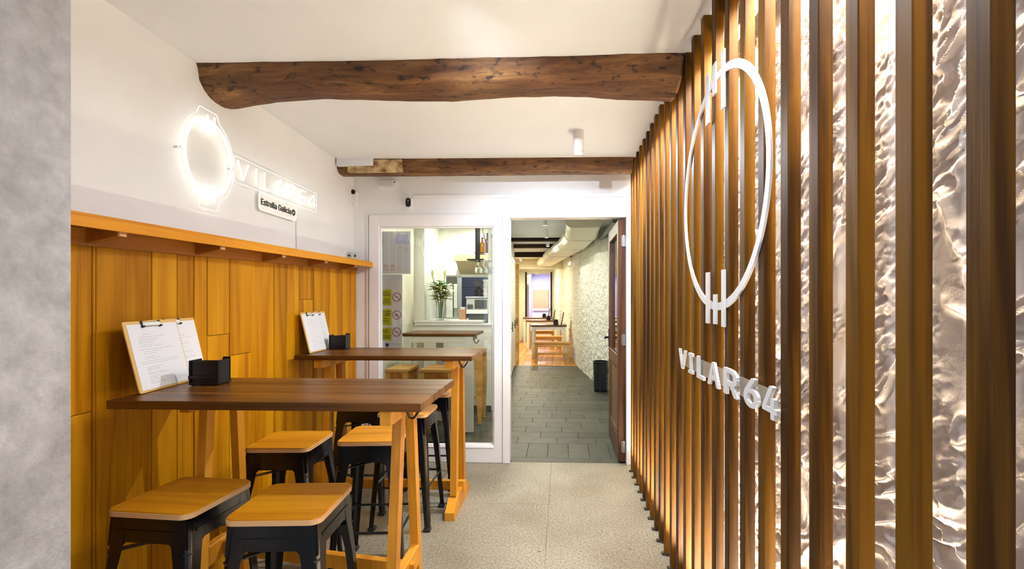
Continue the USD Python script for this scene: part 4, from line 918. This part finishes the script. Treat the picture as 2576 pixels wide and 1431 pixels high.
for ix in (-1, 1):
    for iy in (-1, 1):
        obj('leg', cat_([hexa([(ix*0.185-ix*a*0.095, iy*0.165-iy*b*0.045, 0.79) for a in (0, 1) for b in (0, 1)], [(ix*0.19-ix*a*0.085, iy*0.165-iy*b*0.045, 0.55) for a in (0, 1) for b in (0, 1)]),
                         hexa([(ix*0.19-ix*a*0.085, iy*0.165-iy*b*0.045, 0.551) for a in (0, 1) for b in (0, 1)], [(ix*0.175-ix*a*0.035, iy*0.165-iy*b*0.03, 0.0) for a in (0, 1) for b in (0, 1)])]), DINEW, t)
obj('footrest', bx(-0.15, 0.15, -0.155, -0.135, 0.28, 0.31, 0.003), DINEW, t)

# ================================================================ CORRIDOR
# curved whitewashed stone wall on the right
wl = [(0.68, 4.2), (0.84, 5.5), (0.82, 7.0), (0.58, 7.9), (0.34, 9.9), (0.24, 11.3), (-0.36, 17.0)]
def stone(u, v):
    s = u*(len(wl)-1); i = np.minimum(s.astype(int), len(wl)-2); f = s-i; q = np.array(wl)
    p_ = q[i]*(1-f)[:, None]+q[i+1]*f[:, None]; z = v*2.55
    k = meshkit.fbm(np.c_[p_[:, 0]*11, p_[:, 1]*11, z*12], 3, 2)-0.45; k2 = 1-2*np.abs(meshkit.noise(np.c_[p_[:, 0]*17, p_[:, 1]*17, z*19], 6)-0.5)
    return np.c_[p_[:, 0]+0.02-0.035*k-0.014*k2, p_[:, 1], z]
struct('wall_corridor', grid(760, 190, stone), STONE, label='curved whitewashed stone wall on the right of the corridor', smooth=True)
struct('wall_corridor', bx(1.0, 1.2, 4.2, 20.4, 0, 2.55), WHITE)
# white cupboard fronts on the left
cb0, cb1 = onZ(1284, 966, 0), onZ(1297, 922, 0)
cup = thing('tall_cupboard', 'row of tall white cupboard doors along the left of the corridor', 'cupboard')
cyy = np.linspace(YK+0.12, cb1[1], 5); cx_ = lambda Y: np.interp(Y, [YK, cb0[1], cb1[1]], [XK, cb0[0], cb1[0]])
for i in range(4):
    a, b = cyy[i]+0.003, cyy[i+1]-0.003
    dr = obj('door', prism([(cx_(a)-0.02, a), (cx_(a), a), (cx_(b), b), (cx_(b)-0.02, b)], 0.09, 2.2), CABW, cup)
    hy2 = b-0.08
    obj('handle', cat_([cyl((cx_(hy2), hy2, 0.93), (cx_(hy2)+0.035, hy2, 0.93), 0.006), cyl((cx_(hy2)+0.035, hy2, 0.87), (cx_(hy2)+0.035, hy2, 1.03), 0.007)]), BLACKM, dr)
obj('carcass', prism([(cx_(YK+0.11)-0.06, YK+0.11), (cx_(YK+0.11)-0.021, YK+0.11), (cx_(cb1[1])-0.021, cb1[1]), (cx_(cb1[1])-0.06, cb1[1])], 0.085, 2.549), CABW, cup)
obj('plinth', prism([(cx_(YK+0.11)-0.06, YK+0.11), (cx_(YK+0.11)-0.03, YK+0.11), (cx_(cb1[1])-0.03, cb1[1]), (cx_(cb1[1])-0.06, cb1[1])], 0.0, 0.085), DGREY, cup)
# dark beams across the corridor ceiling
for k, (v0, v1, z0) in enumerate(((598, 606, 2.55), (614, 623, 2.55), (634, 646, 2.55))):
    yy = onZ(1320, v0, z0)[1]; zb_ = onY(1320, v1, yy)[2]
    obj('corridor_beam', bx(-1.6, 0.7, yy, yy+0.14, zb_, 2.549, 0.01), DARKBEAM, None, ['nearest', 'middle', 'farthest'][k]+' of the dark beams across the corridor ceiling', 'beam')
# ventilation duct
def duct():
    sec = []
    st = [(6.3, 1424, 1516, 572), (7.4, 1421, 1503, 606), (8.6, 1404, 1478, 628), (10.3, 1376, 1440, 646), (13.2, 1350, 1392, 670)]
    parts = []
    for Y, u0, u1, v in st:
        a, b = onY(u0, v, Y), onY(u1, v, Y); parts.append((a[0], b[0], Y, a[2]))
    return parts
dp = duct()
du = thing('ventilation_duct', 'wide rounded cream ventilation duct under the corridor ceiling', 'duct')
def oval(x0, x1, z0, z1, n=28):
    r = (z1-z0)/2; out = []
    for k in range(n):
        w_ = 2*math.pi*k/n; out.append((( x1-r if math.cos(w_) > 0 else x0+r)+r*math.cos(w_), (z0+z1)/2+r*math.sin(w_)))
    return out
for i in range(len(dp)-1):
    V, F = [], []; n = 28
    for j, tt in enumerate((0, 1)):
        x0, x1, Y, z0 = dp[i+tt]; z1 = 2.535
        V += [(x_, Y, z_) for x_, z_ in oval(x0, x1, z0, z1)]
    for q in range(n): A, B = q, (q+1) % n; F += [[A, B, B+n], [A, B+n, A+n]]
    for base in (0, n):
        for q in range(1, n-1): F.append([base, base+q, base+q+1])
    m = trimesh.Trimesh(V, F, process=False); m.fix_normals(); obj('section', m, DUCTM, du, smooth=40)
    x0, x1, Y, z0 = dp[i]; o_ = oval(x0-0.008, x1+0.008, z0-0.008, 2.542)
    obj('seam_ring', hull([(x_, Y+dy_, z_) for x_, z_ in o_ for dy_ in (-0.008, 0.012)]), DUCTM, du)
# pipe tray beside the duct
pa, pb = onY(1548, 556, 5.6), onY(1510, 600, 7.6)
obj('cable_tray', hexa([(pa[0]-0.03, pa[1], pa[2]-0.02), (pa[0]+0.03, pa[1], pa[2]-0.02), (pa[0]-0.03, pa[1], pa[2]+0.02), (pa[0]+0.03, pa[1], pa[2]+0.02)], [(pb[0]-0.03, pb[1], pb[2]-0.02), (pb[0]+0.03, pb[1], pb[2]-0.02), (pb[0]-0.03, pb[1], pb[2]+0.02), (pb[0]+0.03, pb[1], pb[2]+0.02)]), DGREY, None, 'dark cable tray between the duct and the stone wall', 'cable tray')
# spot on the stone wall
sp = onY(1438, 662, 9.6)
sw = thing('wall_spotlight', 'small round cream spotlight high on the stone wall', 'lamp', (sp[0]-0.02, 9.6, sp[2]))
obj('plate', xf(extr(Point(0, 0).buffer(0.035), 0.03), FACING, (0.02, 0.02, 0)), DUCTM, sw); obj('head', cyl((0, 0, 0.015), (-0.03, -0.02, -0.06), 0.036, 18), DUCTM, sw)
# waste bin
bn = onZ(1512, 987, 0)
wbn = thing('waste_bin', 'black perforated waste bin at the foot of the stone wall', 'bin', (bn[0], bn[1]+0.10, 0))
bh = 0.46
obj('bucket', lathe([(0, 0), (0.100, 0), (0.112, bh), (0.108, bh), (0.096, 0.012), (0, 0.01)], 32), BLACKP, wbn)
obj('rim', lathe([(0.108, bh-0.012), (0.118, bh-0.012), (0.118, bh+0.004), (0.106, bh+0.004), (0.108, bh-0.012)], 32), BLACKM, wbn)
dots = []
for zz in np.arange(0.05, bh-0.04, 0.03):
    for w_ in np.arange(0, 2*math.pi, 0.26):
        r_ = 0.1+0.012*zz/bh+0.0005; dots.append(bx(r_*math.cos(w_)-0.004, r_*math.cos(w_)+0.004, r_*math.sin(w_)-0.004, r_*math.sin(w_)+0.004, zz, zz+0.012))
tag(obj('perforation', cat_(dots), DGREY, wbn, smooth=False), kind='stuff')
# corridor lamps
for k, (u, v, Y) in enumerate(((1371, 567, 6.4), (1375, 598, 7.75), (1378, 620, 9.1))):
    p_ = onY(u, v, Y)
    lamp('corridor_spotlight', ['nearest', 'second', 'third'][k]+' white cylinder spotlight in the row along the corridor ceiling', p_[0], Y, 2.549, 0.032, 2.549-p_[2], HALL_W, (1.0, 0.96, 0.80))

# ================================================================ FAR DINING ROOM
YD = 16.6
dA, dB = onY(1325, 688, YD), onY(1385, 800, YD)
struct('wall_far', cat_([bx(-2.2, dA[0], YD, YD+0.15, 0, 2.55), bx(dA[0], dB[0], YD, YD+0.15, dA[2], 2.55), bx(dB[0], 1.0, YD, YD+0.15, 0, 2.55)]), CREAM, label='cream end wall of the dining room with a doorway', smooth=False)
struct('trim_6', cat_([bx(dA[0]-0.05, dA[0], YD-0.03, YD+0.15, 0, dA[2]+0.05), bx(dB[0], dB[0]+0.05, YD-0.03, YD+0.15, 0, dA[2]+0.05)]), DARKBEAM, label='dark door frame in the dining room end wall', smooth=False)
struct('wall_far', bx(-2.0, 0.9, 20.2, 20.35, 0, 2.55), LILAC, label='pale lilac wall beyond the dining room')
pp0, pp1 = onY(1341, 729, 20.1), onY(1380, 776, 20.1)
wp = thing('wall_picture', 'peach coloured panel on the lilac wall beyond the doorway', 'picture', ((pp0[0]+pp1[0])/2, 20.17, pp1[2]))
obj('panel', bx(pp0[0]-pp1[0], pp1[0]-pp0[0], -0.02, 0.02, 0, pp0[2]-pp1[2], 0.003) if False else bx((pp0[0]-pp1[0])/2, (pp1[0]-pp0[0])/2, -0.02, 0.02, 0, pp0[2]-pp1[2], 0.003), PEACH, wp)
obj('rail', bx((pp0[0]-pp1[0])/2, (pp1[0]-pp0[0])/2, -0.04, 0.0, -0.09, -0.001, 0.003), SIGNW, wp)
sd0 = onY(1322, 690, 18.3)
struct('wall_far', bx(sd0[0]-0.2, sd0[0]+0.14, 18.2, 20.2, 0, 2.55), LILAC, label='pale side wall beyond the doorway')
fl_ = thing('wall_sconce', 'warm lit sconce beyond the far doorway', 'lamp', (onY(1329, 704, 18.15)[0], 18.17, onY(1329, 715, 18.15)[2]))
obj('shade', bx(-0.05, 0.05, -0.04, 0.02, 0.0, 0.36, 0.01), emit('sconce_glow', (1.0, 0.72, 0.35), 2.2), fl_)
# bulkhead and left partition of the dining room
bk_y = onZ(1320, 655, 2.55)[1]
struct('trim_7', bx(-1.9, 0.6, 13.4, 13.6, onY(1320, 676, 13.4)[2], 2.55), DUCTM, label='cream bulkhead across the dining room ceiling')
struct('trim_8', bx(-1.9, 0.6, 13.2, 13.4, onY(1320, 656, 13.2)[2]-0.0, 2.55), TAN)
struct('wall_dining', bx(-1.9, onY(1302, 755, 16.0)[0], 10.4, 20.2, 0, 2.55), CREAM, label='cream left wall of the dining room')
struct('trim_9', bx(onY(1302, 755, 11.0)[0], onY(1302, 755, 11.0)[0]+0.07, 10.5, 10.62, 0, 2.2), DINEW, label='wooden post at the left of the dining room')
# tables and benches
def dine_table(label, y, x0, x1, z, d):
    t = thing('dining_table', label, 'table', ((x0+x1)/2, y, 0)); hw = (x1-x0)/2
    obj('tabletop', bx(-hw, hw, 0, d, z-0.03, z, 0.004), WALNUT, t)
    for a in (0.04, d-0.06): obj('apron', bx(-hw+0.05, hw-0.05, a, a+0.02, z-0.11, z-0.031, 0.002), CABW, t)
    for ix in (-1, 1):
        for yy in (0.03, d-0.09): obj('leg', bx(ix*(hw-0.02), ix*(hw-0.09), yy, yy+0.06, 0, z-0.031, 0.003), CABW, t)
    return t
for k, (Y, u0, u1, v, nm) in enumerate(((11.3, 1335, 1441, 818, 'nearest'), (13.6, 1323, 1416, 806, 'middle'), (15.4, 1315, 1398, 799, 'farthest'))):
    a, b = onY(u0, v, Y), onY(u1, v, Y); xr = min(b[0], np.interp(Y+0.7, [q[1] for q in wl], [q[0] for q in wl])-0.05)
    dine_table(nm+' dining table with white legs along the stone wall', Y, a[0], xr, a[2], 0.7)
    hh = xr-0.12
    t = thing('table_caddy', f'black napkin box on the {nm} dining table', 'napkin holder', (hh-0.14, Y+0.25, a[2])); obj('box', bx(-0.06, 0.06, -0.05, 0.05, 0, 0.10, 0.006), BLACKP, t); obj('lid', bx(-0.045, 0.045, -0.035, 0.035, 0.10, 0.13, 0.006), BLACKP, t)
    t = thing('menu_board', f'dark menu board leaning on the wall at the {nm} dining table', 'menu', (hh, Y+0.35, a[2])); obj('board', hexa([(-0.02, -0.12, 0.001), (0, -0.12, 0.001), (-0.02, 0.12, 0.001), (0, 0.12, 0.001)], [(0.04, -0.12, 0.30), (0.06, -0.12, 0.30), (0.04, 0.12, 0.30), (0.06, 0.12, 0.30)]), BLACKP, t)
    obj('sheet', hexa([(-0.022, -0.10, 0.02), (-0.0205, -0.10, 0.02), (-0.022, 0.10, 0.02), (-0.0205, 0.10, 0.02)], [(0.031, -0.10, 0.27), (0.0325, -0.10, 0.27), (0.031, 0.10, 0.27), (0.0325, 0.10, 0.27)]), PAPER, t)
def bench(label, y, x0, x1, z=0.45):
    t = thing('bench', label, 'bench', ((x0+x1)/2, y, 0)); hw = (x1-x0)/2
    for k in range(2): obj('seat_plank', bx(-hw, hw, k*0.16, k*0.16+0.155, z-0.03, z, 0.004), DINEW, t)
    for ix in (-1, 1):
        for yy in (0.02, 0.24): obj('leg', bx(ix*(hw-0.03), ix*(hw-0.09), yy, yy+0.055, 0, z-0.031, 0.003), DINEW, t)
    obj('stretcher', bx(-hw+0.06, hw-0.06, 0.14, 0.18, 0.15, 0.20, 0.003), DINEW, t)
    obj('apron', bx(-hw+0.08, hw-0.08, 0.03, 0.05, z-0.10, z-0.031, 0.003), DINEW, t)
for k, (Y, u0, u1, nm) in enumerate(((10.72, 1341, 1449, 'nearest wooden bench in front of the first dining table'), (12.55, 1337, 1428, 'wooden bench between the first and second dining tables'), (14.75, 1330, 1412, 'wooden bench between the second and third dining tables'))):
    a, b = onY(u0, 860, Y), onY(u1, 860, Y); xr = min(b[0], np.interp(Y+0.3, [q[1] for q in wl], [q[0] for q in wl])-0.06); bench(nm, Y, a[0], xr)
for k, (x_, y_) in enumerate(((-1.05, 12.2), (-1.0, 15.0))):
    lamp('dining_spotlight', ['first', 'second'][k]+' white cylinder spotlight on the dining room ceiling', x_, y_, 2.549, 0.035, 0.14, DINING_W, (1.0, 0.85, 0.58))
lamp('far_spotlight', 'white cylinder spotlight on the ceiling beyond the doorway', -1.0, 18.9, 2.549, 0.04, 0.12, FAR_W, (0.95, 0.96, 1.0))
lamp('kitchen_spotlight', 'white cylinder spotlight over the kitchen counter', -1.35, YK+0.35, 2.549, 0.035, 0.12, KITCHEN_W*0.7, (1.0, 0.97, 0.85))
lamp('kitchen_spotlight', 'white cylinder spotlight on the ceiling behind the window pane', -1.1, 5.1, 2.549, 0.035, 0.12, KITCHEN_W*0.7, (1.0, 0.96, 0.82))
lamp('kitchen_spotlight', 'white cylinder spotlight deep in the kitchen', -1.3, YB+1.4, 2.549, 0.035, 0.12, KITCHEN_W, (0.95, 0.97, 1.0))
